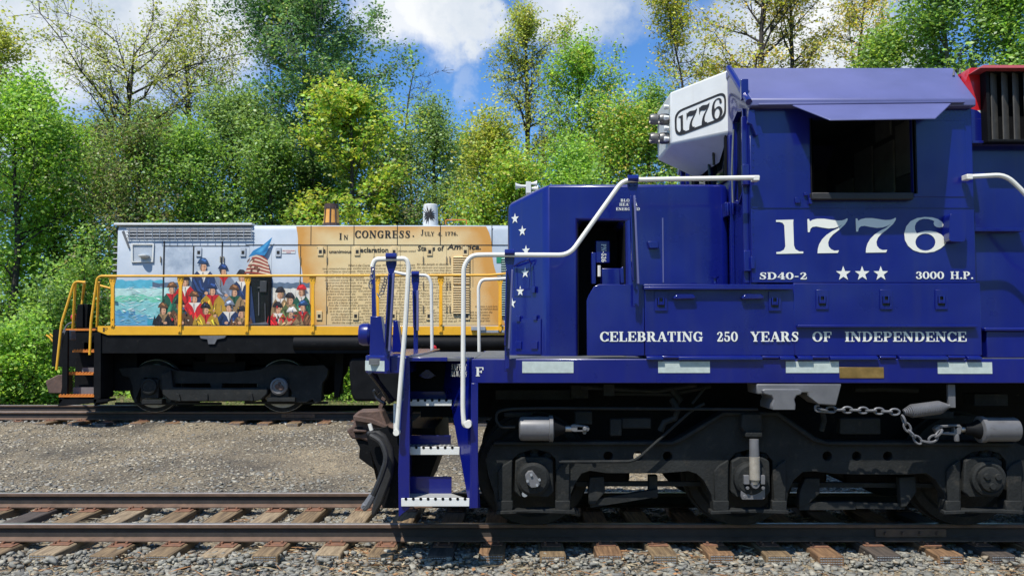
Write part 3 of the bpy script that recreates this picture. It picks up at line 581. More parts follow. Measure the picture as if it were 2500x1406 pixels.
def post(xt, yt, xb, yb, wt=25, wb=20, Y=YS - .055, t=.05, wm=12, nm='handrail_post'):
    """tapered pressed-steel stanchion: wide cleat at the rail, narrow channel, bolted foot"""
    mb = MB(); ym = yt + 40
    mb.pprism([(xt - wt / 2, yt), (xt + wt / 2, yt), (xt + wt / 2, yt + 18), (xt + wm / 2 + (xb - xt) * .05, ym), (xb + wb / 2, yb - 60), (xb + wb / 2, yb), (xb - wb / 2, yb), (xb - wb / 2, yb - 60), (xt - wm / 2 + (xb - xt) * .05, ym), (xt - wt / 2, yt + 18)], Y, .018)
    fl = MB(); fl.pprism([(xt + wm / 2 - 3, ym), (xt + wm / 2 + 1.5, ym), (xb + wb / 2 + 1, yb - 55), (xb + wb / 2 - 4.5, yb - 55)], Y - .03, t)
    mb.pprism([(xt - wm / 2 - 1.5, ym), (xt - wm / 2 + 1.5, ym), (xb - wb / 2 + 3, yb - 62), (xb - wb / 2 - 1, yb - 62)], Y - .055, .06)
    mb.tube([P(xt - wt / 2, yt - 1, Y - .018), P(xt + wt / 2, yt - 1, Y - .018)], .03, 10)
    o = L_(mb, nm, BLUE, .004); fl.build('post_flange', ROOFBLUE, o, .003); mb = MB()  # lighter blue on the flange paints in its reflection
    for bx, by in ((xt - 6, yt + 14), (xt + 6, yt + 14), (xb, yb - 44), (xb, yb - 8)): mb.lathe(P(bx, by, Y - .016), (0, 1, 0), [(0, .009), (.014, .012)], 8)
    L_(mb, 'bolts', BLUE, 0, o); return o
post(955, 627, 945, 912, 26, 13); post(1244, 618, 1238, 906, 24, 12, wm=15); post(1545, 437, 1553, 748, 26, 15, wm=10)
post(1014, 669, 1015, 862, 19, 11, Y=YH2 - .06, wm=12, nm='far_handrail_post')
mb = MB(); mb.pprism([(906, 650), (914, 650), (918, 775), (908, 775)], YH + .9, .04); L_(mb, 'far_handrail_post', BLUE)
def chain(name, pts, r, mat, link=.055, parent=None):
    """real links, alternately turned"""
    pts = [Vector(p) for p in pts]; mb = MB(); d = 0; path = []
    for a, b in zip(pts, pts[1:]):
        m = max(1, int((b - a).length / .006)); path += [a.lerp(b, k / m) for k in range(m)]
    i = 0; acc = 0; last = path[0]; flip = 0
    for p in path[1:]:
        acc += (p - last).length
        if acc >= link * .78:
            t = (p - path[max(0, path.index(p) - 4)]).normalized(); u = t.cross(Vector((0, 1, 0)) if flip else Vector((.2, 0, 1))).normalized(); flip ^= 1
            ring = [p + t * (math.cos(k * math.pi / 6) * link * .5) + u * (math.sin(k * math.pi / 6) * link * .3) for k in range(13)]
            mb.tube(ring, r, 5, False); acc = 0
        last = p
    return L_(mb, name, mat, 0, parent)
chain('safety_chain', [P(913, 650, YH), P(908, 675, YH), P(903, 690, YH), P(907, 707, YH)], .005, STEEL, .05)
chain('safety_chain', [P(918, 712, YH + .5), P(924, 722, YH + .5), P(932, 715, YH + .5), P(940, 690, YH + .4), P(944, 672, YH + .3)], .005, STEEL, .05)

# --- ditch lights on the front platform
def ditch(px0, px1, pt, pb, Y, lamp):
    t = MB(); t.pprism([(px0, pb), (px0 + 2, pt), (px1 - 12, pt), (px1, pb)], Y, .16); o = L_(t, 'ditch_light_box', BLUE, .006)
    if lamp:
        c = P(px0 + 4, (pt + pb) / 2 - 4, Y + .08)
        MB().lathe(c, (-1, 0, 0), [(0, .085), (.02, .1), (.07, .1), (.1, .088), (.104, .07), (.085, .06)], 24).build('lamp_hood', BLUE, o)
ditch(902, 942, 772, 868, YS + .25, True); ditch(958, 982, 782, 860, YS + .85, False); ditch(936, 960, 790, 868, YF - .5, True)

# --- short hood (nose)
YN = 7.85; YNF = 2 * YC - YN
xA, xB, xE = X_(1335, YN), X_(1240, YN + .36), X_(1782, YN)
zt = P(1450, 449, YN).z; ztf = P(1240, 497, YN + .36).z; zf_ = ZD + .004
xo0, xo1 = X_(1412, YN), X_(1525, YN); zo = P(1450, 540, YN).z; dp = .55
v = [(xA, YN, zf_), (xB, YN + .36, zf_), (xB, YNF - .36, zf_), (xA, YNF, zf_), (xE, YNF, zf_), (xE, YN, zf_),
     (xA, YN, zt), (xB, YN + .36, ztf), (xB, YNF - .36, ztf), (xA, YNF, zt), (xE, YNF, zt), (xE, YN, zt),
     (xo0, YN, zf_), (xo0, YN, zo), (xo1, YN, zo), (xo1, YN, zf_),
     (xo0, YN + dp, zf_), (xo0, YN + dp, zo), (xo1, YN + dp, zo), (xo1, YN + dp, zf_)]
f = [(1, 0, 6, 7), (2, 1, 7, 8), (3, 2, 8, 9), (4, 3, 9, 10), (5, 4, 10, 11), (6, 11, 10, 9), (7, 6, 9, 8),
     (0, 12, 13, 14, 15, 5, 11, 6)]
f = [f[i] for i in range(7)] + [(0, 12, 13, 6), (13, 14, 11, 6), (14, 15, 5, 11), (13, 12, 16, 17), (14, 13, 17, 18), (15, 14, 18, 19)]
NOSE = L_(MB().add(v, f), 'short_hood', BLUE, 0)
bv = NOSE.modifiers.new('bevel', 'BEVEL'); bv.width = .055; bv.segments = 4; bv.limit_method = 'ANGLE'; bv.angle_limit = R(15)
wt_ = NOSE.data
mb = MB(); mb.box(xo0 - .01, xo1 + .01, YN + dp - .02, YN + dp + .01, zf_, zo + .01); mb.box(xo0 - .012, xo0 + .002, YN + .02, YN + dp, zf_, zo); mb.box(xo1 - .002, xo1 + .012, YN + .02, YN + dp, zf_, zo); mb.box(xo0, xo1, YN + .02, YN + dp, zo - .002, zo + .01); L_(mb, 'alcove', BLACK, 0, NOSE)
mb = MB(); mb.pbox(1455, 588, 1489, 642, YN + .15, .12); L_(mb, 'control_box', BLUE, .008)
mb = MB(); mb.pbox(1444, 616, 1455, 693, YN + .15, .06); mb.pbox(1470, 655, 1514, 700, YN + .08, .2); mb.pprism([(1514, 655), (1522, 650), (1524, 692), (1516, 692)], YN + .03, .2); E_(mb, 'control_stand', BLUE, .006)
mb = MB(); mb.tube([P(1463, 648, YN + .12), P(1463, 675, YN + .12)], .016, 8); L_(mb, 'control_lever', CREAM)
mb = MB(); q = P(1468, 596, YN + .15); q2 = P(1480, 640, YN + .15); letters(mb, 'PN-526', 0, q.z - q2.z, 0, q2.x - q.x, lambda x, z, d: (q.x + z, YN + .15 - d, q.z - x), .05); L_(mb, 'control_number', LETTER, 0, smooth=False)
mb = MB()
for s, y, a, b in (('BLOCK', 493, 1515, 1553), ('HEATER', 503, 1512, 1556), ('ENERGIZED', 514, 1504, 1562)): pletters(mb, s, a, b, y, y - 7, YN - .001, .1)
L_(mb, 'heater_lettering', LETTER, 0, smooth=False)
# chamfer plane for stars and the hatch
cu = Vector((xA - xB, -.36, 0)); cl = cu.length; cu.normalize(); cn = Vector((cu.y, -cu.x, 0)).normalized()
if cn.y > 0: cn = -cn
def CH(px, py, d=.004):
    """where this direction meets the chamfered corner"""
    o = Vector((0, 0, CAMZ)); dr = P(px, py, 1) - o; p0 = Vector((xB, YN + .36, 0)); t = (p0 - o).dot(cn) / dr.dot(cn); return o + dr * t + cn * d
mb = MB()
for sx, sy in ((1258, 534), (1276, 564), (1285, 612), (1283, 666), (1271, 711), (1251, 740)):
    c = CH(sx, sy); star(mb, 0, 0, .055, lambda a, b, d: tuple(c + cu * a + Vector((0, 0, b)) + cn * (d - .003)))
xc = xB - .004
for yy in range(9):
    for zz in range(4): star(mb, YN + .48 + yy * .16, ZD + .35 + zz * .28 + (.14 if yy % 2 else 0), .05, lambda a, b, d: (xc, a, b))
E_(mb, 'painted_star', LETTER)
def chq(mb, x0, y0, x1, y1, d0=.0, d1=.012): mb.hexa([CH(x0, y1, d0), CH(x1, y1, d0), CH(x1, y1, d1), CH(x0, y1, d1), CH(x0, y0, d0), CH(x1, y0, d0), CH(x1, y0, d1), CH(x0, y0, d1)])
mb = MB(); chq(mb, 1262, 778, 1322, 865); L_(mb, 'sand_hatch', BLUE, .003)
mb = MB()
for a, b, c_, d_ in ((1262, 768, 1274, 788), (1303, 766, 1315, 785), (1260, 830, 1277, 855), (1298, 830, 1317, 855), (1299, 696, 1311, 718)): chq(mb, a + 2, b + 3, c_ - 1, d_ - 3, .01, .026)
E_(mb, 'hatch_latch', BLUE, .004)
mb = MB(); mb.tube([CH(1258, 650, .02), CH(1280, 640, .05), CH(1300, 634, .05), CH(1302, 645, .02)], .011, 6); mb.tube([CH(1258, 655, .02), CH(1258, 706, .04), CH(1298, 706, .04), CH(1299, 645, .02)], .005, 6); L_(mb, 'grab_iron', BLUE)
mb = MB(); mb.pprism([(1581, 589), (1607, 589), (1609, 606), (1585, 606)], YN - .05, .05); L_(mb, 'side_latch', BLUE, .006)
mb = MB(); mb.pbox(1618, 532, 1619.2, 690, YN - .004, .004); L_(mb, 'weld_seam', ROOFBLUE, 0)

# --- toolbox panels along the sill
YT = YS + .015; zp0 = P(1500, 869, YT).z
mb = MB(); mb.pprism([(1434, 868), (1433, 733), (1438, 720), (1450, 700), (1462, 694), (1573, 694), (1573, 868)], YT, .045); L_(mb, 'end_panel', BLUE, .004)
mb = MB(); mb.pbox(1575, 695, 1938, 868, YT - .004, .62); B1 = L_(mb, 'battery_box', BLUE, .006)
mb = MB(); mb.pbox(1940, 691, 2393, 868, YT - .008, .62); B2 = L_(mb, 'battery_box', BLUE, .006)
mb = MB(); mb.pbox(1572, 694, 1936, 701, YT - .05, .05); mb.pbox(1572, 700, 1936, 707, YT - .055, .02); L_(mb, 'lid_lip', BLUE, .005, B1)
mb = MB(); mb.pbox(1948, 793, 2388, 799, YT - .055, .05); L_(mb, 'drip_rail', BLUE, .004, B2)
for o, spans in ((B1, ((1577, 1620), (1654, 1862), (1900, 1942))), (B2, ((1944, 1985), (2022, 2145), (2190, 2316), (2355, 2398)))):
    for a, b in spans:
        mb = MB(); p0, p1 = P(a, 867, YT), P(b, 878, YT - .05)
        mb.hexa([(p0.x, YT - .052, p1.z), (p1.x, YT - .052, p1.z), (p1.x, YT, p1.z), (p0.x, YT, p1.z), (p0.x, YT - .05, p0.z - .012), (p1.x, YT - .05, p0.z - .012), (p1.x, YT, p0.z), (p0.x, YT, p0.z)]); L_(mb, 'hinge_flange', BLUE, .003, o)
for o, a in ((B1, 1637), (B1, 1881), (B2, 2003), (B2, 2167), (B2, 2335)):
    mb = MB(); mb.pprism([(a - 16, 868), (a + 16, 868), (a + 16, 879), (a + 8, 884), (a, 878), (a - 8, 884), (a - 16, 879)], YT - .012, .01); mb.tube([P(a - 20, 872, YT - .03), P(a + 20, 872, YT - .03)], .014, 8); L_(mb, 'hinge', BLUE, .002, o)
def latch(cx, cy, Y, parent, w=15, h=24, mat=BLUE):
    mb = MB(); fr = [(cx - w, cy - h), (cx + w, cy - h), (cx + w, cy + h), (cx - w, cy + h)]; hl = [(cx - w * .62, cy - h * .3), (cx + w * .62, cy - h * .3), (cx + w * .62, cy + h * .62), (cx - w * .62, cy + h * .62)]
    mb.pprism(fr, Y - .012, .012, [hl]); o = L_(mb, 'latch', mat, .002, parent)
    mb = MB(); mb.pbox(cx - w * .62, cy - h * .3, cx + w * .62, cy + h * .62, Y - .002, .002); mb.build('latch_recess', GLOSSBLACK, o)
    mb = MB(); mb.tube([P(cx - w * .4, cy - h * .38, Y - .016), P(cx - w * .4, cy + h * .36, Y - .022), P(cx + w * .4, cy + h * .36, Y - .022), P(cx + w * .4, cy - h * .38, Y - .016)], .007, 6); mb.pbox(cx - w * .4, cy + h * .05, cx + w * .4, cy + h * .3, Y - .016, .01); mb.build('latch_bail', mat, o)
for a in (1614, 1892): latch(a, 735, YT - .004, B1)
for a in (2008, 2164, 2299): latch(a, 731, YT - .008, B2)
for a in (1671, 1838):
    mb = MB(); mb.pprism([(a - 28, 728), (a - 20, 718), (a + 20, 718), (a + 28, 724), (a + 27, 730), (a - 22, 731)], YT - .05, .05); L_(mb, 'lift_handle', BLUE, .012, B1)
mb = MB(); a, b = P(1464, 833, YT), P(1716, 809, YT)
for s, x0, x1, y in (('CELEBRATING', 1464, 1716, YT), ('250', 1749, 1801, YT - .004), ('YEARS', 1832, 1950, YT - .0115), ('OF', 1983, 2030, YT - .008), ('INDEPENDENCE', 2062, 2359, YT - .008)):
    pletters(mb, s, x0, x1, 833.5, 809.5, y - .001, .05)
L_(mb, 'slogan_lettering', LETTER, 0, smooth=False)
mb = MB(); mb.lathe(P(1746, 692, YT + .25), (0, 0, 1), [(0, .014), (.04, .014), (.045, .03), (.06, .034)], 12); L_(mb, 'filler_funnel', BLUE)

# --- cab
YCB = YS + .03; YCF = 2 * YC - YCB
xc0, xc1 = X_(1836, YCB), X_(2384, YCB); zc0 = P(2000, 690, YCB).z; zc1 = P(2000, 252, YCB).z
w0, w1 = P(1985, 473, YCB), P(2226, 290, YCB)
win = [(w0.x, w0.z), (w1.x, w0.z), (w1.x, w1.z), (w0.x, w1.z)]
CABW = L_(MB().prism([[(xc0, zc0), (xc1, zc0), (xc1, zc1), (xc0, zc1)], win], YCB, YCB + .05), 'cab_side', BLUE, .004)
mb = MB(); mb.pbox(1836, 505, 2376, 508, YCB - .006, .006); L_(mb, 'cab_seam', BLUE, 0, CABW)
mb = MB(); mb.pbox(1983, 470, 2231, 487, YCB - .07, .07); L_(mb, 'arm_rest', RUBBER, .008, CABW)
mb = MB(); mb.prism([[(w0.x - .02, w0.z), (w1.x + .03, w0.z), (w1.x + .03, w1.z), (w0.x - .02, w1.z)], [(w0.x, w0.z + .001), (w1.x - .0, w0.z + .001), (w1.x, w1.z - .001), (w0.x, w1.z - .001)]], YCB - .012, YCB); L_(mb, 'window_frame', BLACK, .002, CABW)
mb = MB(); mb.box(w1.x, X_(2372, YCB) - .02, YCB - .006, YCB, w0.z - .03, w1.z - .02); L_(mb, 'sliding_panel', BLUE, .003, CABW)
mb = MB(); mb.box(xc0, xc1, YCF - .05, YCF, zf_, zc1); L_(mb, 'cab_far_side', BLUE)
# front wall of the cab with its windows (plane across the track)
fy = lambda px: xc0 * FPX / (px - 1250)        # depth of a feature on the front wall
def FZ(py, y): return P(1250, py, y).z
def fpt(px, py): y = xc0 * FPX * CT / (px - 1250) * 1.0; return (y, P(px, py, y).z)
yN1 = YN
zwb, zwt = FZ(472, 7.6), FZ(290, 7.6)
wl = [(7.34, zwb), (7.34, zwt), (7.50, zwt + .04), (7.66, zwt - .02), (7.66, zwb - .06), (7.5, zwb - .1)]
zn = zt + .06; wz1 = zn + .62
ws = [[(7.98, zn), (8.62, zn), (8.62, wz1), (7.98, wz1)], [(8.78, zn), (9.42, zn), (9.42, wz1), (8.78, wz1)], [(9.76, zwb), (10.05, zwb), (10.05, zwt), (9.76, zwt)]]
zroof = FZ(168, 7.75)
CF = L_(MB().prism([[(YCB + .05, zf_), (YCF - .05, zf_), (YCF - .05, zc1), (9.65, zroof), (7.75, zroof), (YCB + .05, zc1)], wl, *ws], xc0, xc0 + .06, axis='x'), 'cab_front', BLUE, .004)
for k, w in enumerate([wl] + ws):
    mb = MB(); mb.prism([w], xc0 + .02, xc0 + .026, axis='x'); L_(mb, 'windscreen' if k in (1, 2) else 'door_window', GLASS, 0, CF)
    cx = sum(p[0] for p in w) / len(w); cz = sum(p[1] for p in w) / len(w)
    mb = MB(); mb.prism([[(cx + (a - cx) * 1.12, cz + (b - cz) * 1.05) for a, b in w], [(cx + (a - cx) * .97, cz + (b - cz) * .99) for a, b in w]], xc0 - .02, xc0 + .001, axis='x'); L_(mb, 'window_gasket', BLACK if k in (1, 2) else BLUE, .004, CF)
mb = MB(); mb.tube([(xc0 - .06, 8.1, wz1 + .05), (xc0 - .07, 8.22, wz1 - .12), (xc0 - .05, 8.26, zn + .2)], .014, 6); mb.tube([(xc0 - .06, 8.6, wz1 + .02), (xc0 - .07, 8.45, wz1 - .2), (xc0 - .05, 8.42, zn + .1)], .014, 6); mb.tube([(xc0 - .06, 9.0, wz1 + .02), (xc0 - .07, 9.1, wz1 - .2), (xc0 - .05, 9.15, zn + .1)], .014, 6); E_(mb, 'wiper', GLOSSBLACK, 0, CF)
mb = MB(); mb.tube([(xc0 - .05, 7.52, zwt - .12), (xc0 - .06, 7.56, zwt - .5), (xc0 - .05, 7.58, zwt - .78)], .009, 6); L_(mb, 'wiper', STEEL, 0, CF)
mb = MB(); mb.box(xc0 - .05, xc0, YCB + .06, YCB + .09, zc0, zc1 - .1); mb.box(xc0 - .035, xc0, 7.72, 7.78, zf_ + .4, zc1 - .15)
for k in range(3): mb.box(xc0 - .06, xc0 + .002, YCB + .02, YCB + .07, zc0 + .1 + k * .75, zc0 + .28 + k * .75)
L_(mb, 'cab_door', BLUE, .005, CF)
mb = MB(); mb.pprism([(1770, 494), (1797, 494), (1797, 520), (1790, 528), (1772, 528)], YN - .12, .12); mb.tube([P(1776, 498, YN - .15), P(1778, 526, YN - .15)], .012, 8); mb.tube([P(1789, 496, YN - .15), P(1790, 524, YN - .15)], .01, 8); L_(mb, 'door_catch', BLUE, .006, CF)
mb = MB(); mb.pbox(1834, 626, 1843, 656, YCB - .02, .02); mb.pprism([(1828, 268), (1842, 268), (1846, 300), (1852, 330), (1846, 332), (1836, 305), (1826, 300)], YCB - .05, .05); E_(mb, 'hinge_bracket', BLUE, .004, CF)
mb = MB()
for k in range(22): mb.lathe(P(1839, 300 + k * 18, YCB - .006), (0, 1, 0), [(0, .004), (.007, .006)], 6)
L_(mb, 'rivets', BLUE, 0, CF)
# interior
xr = xc1 - .1
mb = MB(); mb.box(xr - .05, xr, YCB + .06, YCF - .06, zf_, zc1 - .02); mb.box(xc0 + .07, xr - .06, YCB + .06, YCF - .06, zc0 - .1, zc0 - .05); mb.box(xc0 + .07, xr - .06, YCF - .12, YCF - .07, zc0, zc1 - .02); mb.box(xc0 + .07, xr, 7.55, 2 * YC - 7.55, zroof - .26, zroof - .22); mb.prism([(YCB + .06, zc1 - .03), (YCF - .06, zc1 - .03), (9.62, zroof - .07), (7.78, zroof - .07)], xr - .05, xr, axis='x'); L_(mb, 'cab_interior', DARKIN)
mb = MB(); zz = zc0
for y0, y1, a, b in ((7.75, 8.25, 1.1, 1.62), (8.3, 8.75, .55, 1.5), (8.8, 9.25, .9, 1.55), (9.3, 9.8, .4, 1.3), (8.35, 8.7, 1.56, 1.8), (7.5, 7.7, 1.2, 1.7)): mb.box(xr - .075, xr - .052, y0, y1, zz + a, zz + b)
mb.box(xr - .4, xr - .09, 9.0, 9.5, zz, zz + .6); mb.box(xr - 1.2, xr - .7, 8.3, 8.9, zz, zz + .75); E_(mb, 'electrical_cabinet', DARKPAN, .006)
# roof
ze, zr_, zk = P(1, 249, YS - .06).z, P(1, 167, 7.75).z, P(1, 262, YS - .06).z
ya = YS - .05; sec = [(ya, ze - .035), (ya, ze + .03), (7.75, zr_), (8.2, zr_ + .045), (9.2, zr_ + .045), (2 * YC - 7.75, zr_), (2 * YC - ya, ze + .03), (2 * YC - ya, ze - .035), (YCF, ze - .035), (9.6, zr_ - .06), (7.8, zr_ - .06), (YCB, ze - .035)]
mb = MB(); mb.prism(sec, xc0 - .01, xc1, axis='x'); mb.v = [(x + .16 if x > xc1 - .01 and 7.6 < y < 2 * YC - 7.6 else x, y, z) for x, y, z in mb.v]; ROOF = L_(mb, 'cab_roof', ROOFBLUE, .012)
mb = MB(); mb.tube([(xc0 - .025, ya, ze), (xc0 - .025, 7.75, zr_)], .03, 8); L_(mb, 'gutter', BLUE, 0, ROOF)
mb = MB(); a, b = P(1850, 256, ya), P(2352, 250, ya); mb.hexa([(a.x, ya - .03, a.z - .012), (b.x, ya - .03, b.z - .012), (b.x, ya + .02, b.z - .012), (a.x, ya + .02, a.z - .012), (a.x, ya - .03, a.z + .004), (b.x, ya - .03, b.z + .004), (b.x, ya + .02, b.z + .008), (a.x, ya + .02, a.z + .008)]); L_(mb, 'drip_edge', ROOFBLUE, .004, ROOF)
mb = MB()
for px, py in ((2328, 185), (2343, 181), (2354, 190)): q = P(px, py, 7.55); mb.tube([q, q + Vector((.006, -.0, .05))], [.012, .006], 8)
E_(mb, 'roof_peg', GREY, 0, ROOF)
vt = [P(1934, 256, YS - .07), P(2322, 252, YS - .07), P(2284, 288, YS - .41), P(2026, 292, YS - .41)]
mb = MB(); mb.add(vt + [p - Vector((0, 0, .012)) for p in vt], [(0, 3, 2, 1), (4, 5, 6, 7), (0, 1, 5, 4), (1, 2, 6, 5), (2, 3, 7, 6), (3, 0, 4, 7)]); L_(mb, 'window_visor', ROOFBLUE, .003, ROOF)
# number box and headlight housing
nb0 = (X_(1777, 7.9), 7.90); nb1 = (X_(1641, 8.32), 8.32)
zn1a, zn0a = P(1777, 172, 7.9).z, P(1777, 324, 7.9).z; zn1b, zn0b = P(1641, 226, 8.32).z, P(1641, 352, 8.32).z
mid = 2 * YC; zzt = max(zn1a, zn1b); 
def nbp(y, x, z): return (x, y, z)
low = .0
pts_t = [(xc0, nb0[1], zn1a), (nb1[0], nb1[1], zn1b), (nb1[0], mid - nb1[1], zn1b), (xc0, mid - nb0[1], zn1a)]
pts_b = [(xc0, nb0[1], zn0a), (nb1[0], nb1[1], zn0b), (nb1[0], mid - nb1[1], zn0b), (xc0, mid - nb0[1], zn0a)]
kl = [(xc0, 8.25, zn0b - .2), (xc0 - .05, 8.5, zn0b - .22), (xc0 - .05, 8.9, zn0b - .22), (xc0, 9.15, zn0b - .2)]
mb = MB(); mb.add(pts_t + pts_b + kl, [(0, 3, 2, 1), (0, 1, 5, 4), (1, 2, 6, 5), (2, 3, 7, 6), (4, 5, 9, 8), (5, 6, 10, 9), (6, 7, 11, 10)]); NBX = L_(mb, 'number_box', WHITE, .018)
no = Vector((nb0[0], nb0[1], 0)); nu = Vector((nb1[0] - nb0[0], nb1[1] - nb0[1], 0)); nw = nu.length; nn = Vector((-nu.y, nu.x, 0)).normalized()
if nn.y > 0: nn = -nn
no = Vector((xc0, nb0[1], 0)); nu = (Vector((nb1[0], nb1[1], 0)) - no); nn = Vector((-nu.y, nu.x, 0)).normalized()
if nn.y > 0: nn = -nn
def NP(px, py, d=.004):
    o = Vector((0, 0, CAMZ)); dr = P(px, py, 1) - o; t = (no - o).dot(nn) / dr.dot(nn); return o + dr * t + nn * d
def rrect(corners, rad, n=6):      # rounded quadrilateral in photo directions
    out = []
    for i in range(4):
        p, c, q = (Vector(corners[(i + k) % 4]) for k in (-1, 0, 1)); a = c + (p - c).normalized() * rad; b = c + (q - c).normalized() * rad
        out += [tuple(a * (1 - t) ** 2 + c * 2 * t * (1 - t) + b * t * t) for t in [k / n for k in range(n + 1)]]
    return out
outer = rrect([(1773, 222), (1647, 274), (1649, 336), (1773, 290)], 22); inner = rrect([(1769, 229), (1652, 277), (1653, 329), (1769, 285)], 19)
def nfill(mb, loops, d):
    fl = [p for lp in loops for p in lp]; tri = tessellate_polygon([[Vector((a, -b, 0)) for a, b in lp] for lp in loops])
    def o(t):
        a, b, c = (fl[i] for i in t); return t if (b[0] - a[0]) * (c[1] - a[1]) - (b[1] - a[1]) * (c[0] - a[0]) < 0 else t[::-1]
    mb.add([NP(a, b, d) for a, b in fl], [o(t) for t in tri])
mb = MB(); nfill(mb, [outer, inner], .006); L_(mb, 'number_border', INK, 0, NBX, smooth=False)
mb = MB(); nfill(mb, [inner], .003); L_(mb, 'number_glass', WHITE, 0, NBX, smooth=False)
def nmap(x, y):       # tracing -> board
    u = (x - 235) / (2030 - 235); v = (y - 90) / (470 - 90); xa_, xb_ = 1657, 1765
    px = xa_ + (xb_ - xa_) * u; top = 283 - 47 * u; bot = 327 - 37 * u; return NP(px, top + (bot - top) * v, .008)
mb = MB(); numerals(mb, nmap); L_(mb, 'number_digits', INK, 0, NBX, smooth=False)
HX = nb1[0]; HLG = M('lamp_grey', (.15, .145, .135), .4, metal=.4, var=.2)
for k, (yy, pz) in enumerate(((8.42, 292), (8.42, 338), (8.98, 292), (8.98, 338))):
    c = Vector((HX, yy, P(1, pz, yy).z)); mb = MB(); mb.lathe(c, (-1, 0, 0), [(0, .05), (.015, .058), (.07, .06), (.095, .052), (.098, .045), (.07, .04)], 20); o = L_(mb, 'headlight', HLG, 0, NBX)
    MB().lathe(c + Vector((-.075, 0, 0)), (-1, 0, 0), [(0, .04), (.012, .03), (.016, .0)], 16).build('lens', GALV, o)
mb = MB()
for k in range(4): mb.lathe((HX - .02, 8.36, P(1, 262 + k * 26, 8.36).z), (-1, 0, 0), [(-.01, .022), (.03, .028), (.04, .02)], 8)
E_(mb, 'headlight_clip', WHITE, 0, NBX)
mb = MB(); numerals(mb, lambda x, y: tuple(P(1840 + x / 4.31, 510 + y / 4.31, YCB - .005))); L_(mb, 'cab_number', LETTER, 0, CABW, smooth=False)
mb = MB()
pletters(mb, 'SD40-2', 1853, 1970, 682, 665, YCB - .001, .03); pletters(mb, '3000 H.P.', 2235, 2376, 681, 663, YCB - .001, .03)
for a in (2058.5, 2104.5, 2150): c = P(a, 668, YCB); star(mb, c.x, c.z, .066, flat(YCB))
L_(mb, 'cab_lettering', LETTER, 0, CABW, smooth=False)
mb = MB(); mb.pprism(rrect([(2359, 518), (2319, 522), (2317, 589), (2357, 591)], 9), YCB - .11, .09); mb.box(X_(2312, YCB), X_(2325, YCB), YCB - .07, YCB, P(1, 560, YCB).z, P(1, 550, YCB).z); L_(mb, 'folding_mirror', BLUE, .012, CABW)
mb = MB(); mb.pbox(1942, 482, 1954, 496, YCB - .02, .02); mb.pbox(1964, 470, 1972, 478, YCB - .02, .02); mb.pbox(1976, 484, 1984, 498, YCB - .035, .035); E_(mb, 'cab_fittings', BLUE, .003, CABW)

# --- long hood behind the cab
YL = 7.53; zl = lambda py: P(1, py, YL).z
HOOD = L_(MB().box(xc1 - .02, XR, YL, 2 * YC - YL, zf_, zl(290)), 'long_hood', BLUE, .012)
YU = 7.44; zu = lambda py: P(2400, py, YU).z; xu = xc1 - .02
UP = L_(MB().box(xu, XR, YU, 2 * YC - YU, zu(350), zu(290)), 'air_compartment', BLUE, .004, HOOD)
mb = MB(); mb.box(xu + .01, XR, YU - .03, YU, zu(352), zu(346)); L_(mb, 'compartment_ledge', BLUE, .004, HOOD)
mb = MB(); dgx = lambda z: xc1 + .17 * (z - ze) / (zr_ - ze) + .008
mb = MB(); mb.prism([(dgx(zu(258)), zu(258)), (P(2386, 268, YU).x, zu(270)), (XR, zu(270)), (XR, zu(166)), (dgx(zu(166)), zu(166))], YU, 2 * YC - YU); L_(mb, 'red_band', RED, 0, HOOD)
mb = MB(); mb.prism([(P(2386, 270, YU).x, zu(270)), (P(2412, 290, YU).x, zu(290)), (XR, zu(290)), (XR, zu(270))], YU, 2 * YC - YU); L_(mb, 'white_stripe', WHITE, 0, HOOD)
mb = MB(); mb.prism([(xu, zu(258)), (xu, zu(290)), (P(2412, 290, YU).x, zu(290)), (P(2386, 270, YU).x, zu(270))], YU, 2 * YC - YU); L_(mb, 'blue_flash', BLUE, 0, HOOD)
zz1, zz0 = P(2450, 155, 7.25).z, P(2450, 167, 7.25).z; xk = P(2384, 166, 7.3).x
mb = MB(); mb.hexa([(xk, 7.24, zz0), (XR, 7.24, zz0), (XR, 10.16, zz0), (xk, 10.16, zz0), (xk + .06, 7.3, zz1), (XR, 7.3, zz1 + .01), (XR, 10.1, zz1 + .01), (xk + .06, 10.1, zz1)]); L_(mb, 'hood_roof', M('dull_red', (.30, .05, .05), .5), .008, HOOD)
YB = 7.34; xi0 = P(2409, 250, YB).x; zi0, zi1 = P(2450, 347, YB).z, P(2450, 170, YB).z
mb = MB(); mb.box(xi0, xi0 + .03, YB, YU, zi0, zi1); mb.box(xi0 + .03, XR, YB, YU, zi0, zi0 + .025); mb.box(xi0 + .03, XR, YB, YU, zi1 - .025, zi1); FB = L_(mb, 'filter_box', BLACK, .004, HOOD)
mb = MB(); z0_, z1_ = zi0 + .027, zi1 - .027
for k in range(22):
    x = xi0 + .045 + k * .098; mb.hexa([(x, YB + .015, z0_), (x + .008, YB + .008, z0_), (x + .082, YB + .055, z0_), (x + .076, YB + .065, z0_), (x, YB + .015, z1_), (x + .008, YB + .008, z1_), (x + .082, YB + .055, z1_), (x + .076, YB + .065, z1_)])
bk_ = MB(); bk_.box(xi0 + .03, XR, YU - .006, YU - .001, z0_, z1_); L_(bk_, 'filter_back', BLACK, 0, HOOD); L_(mb, 'filter_vanes', M('vane_brown', (.055, .05, .042), .6, var=.3, dirt=((.11, .10, .08), 20, .55, .5)), 0, HOOD)
mb = MB(); mb.box(xc1, X_(2490, YL), YL - .09, YL, zl(568), zl(560)); L_(mb, 'hood_ledge', BLUE, .004, HOOD)
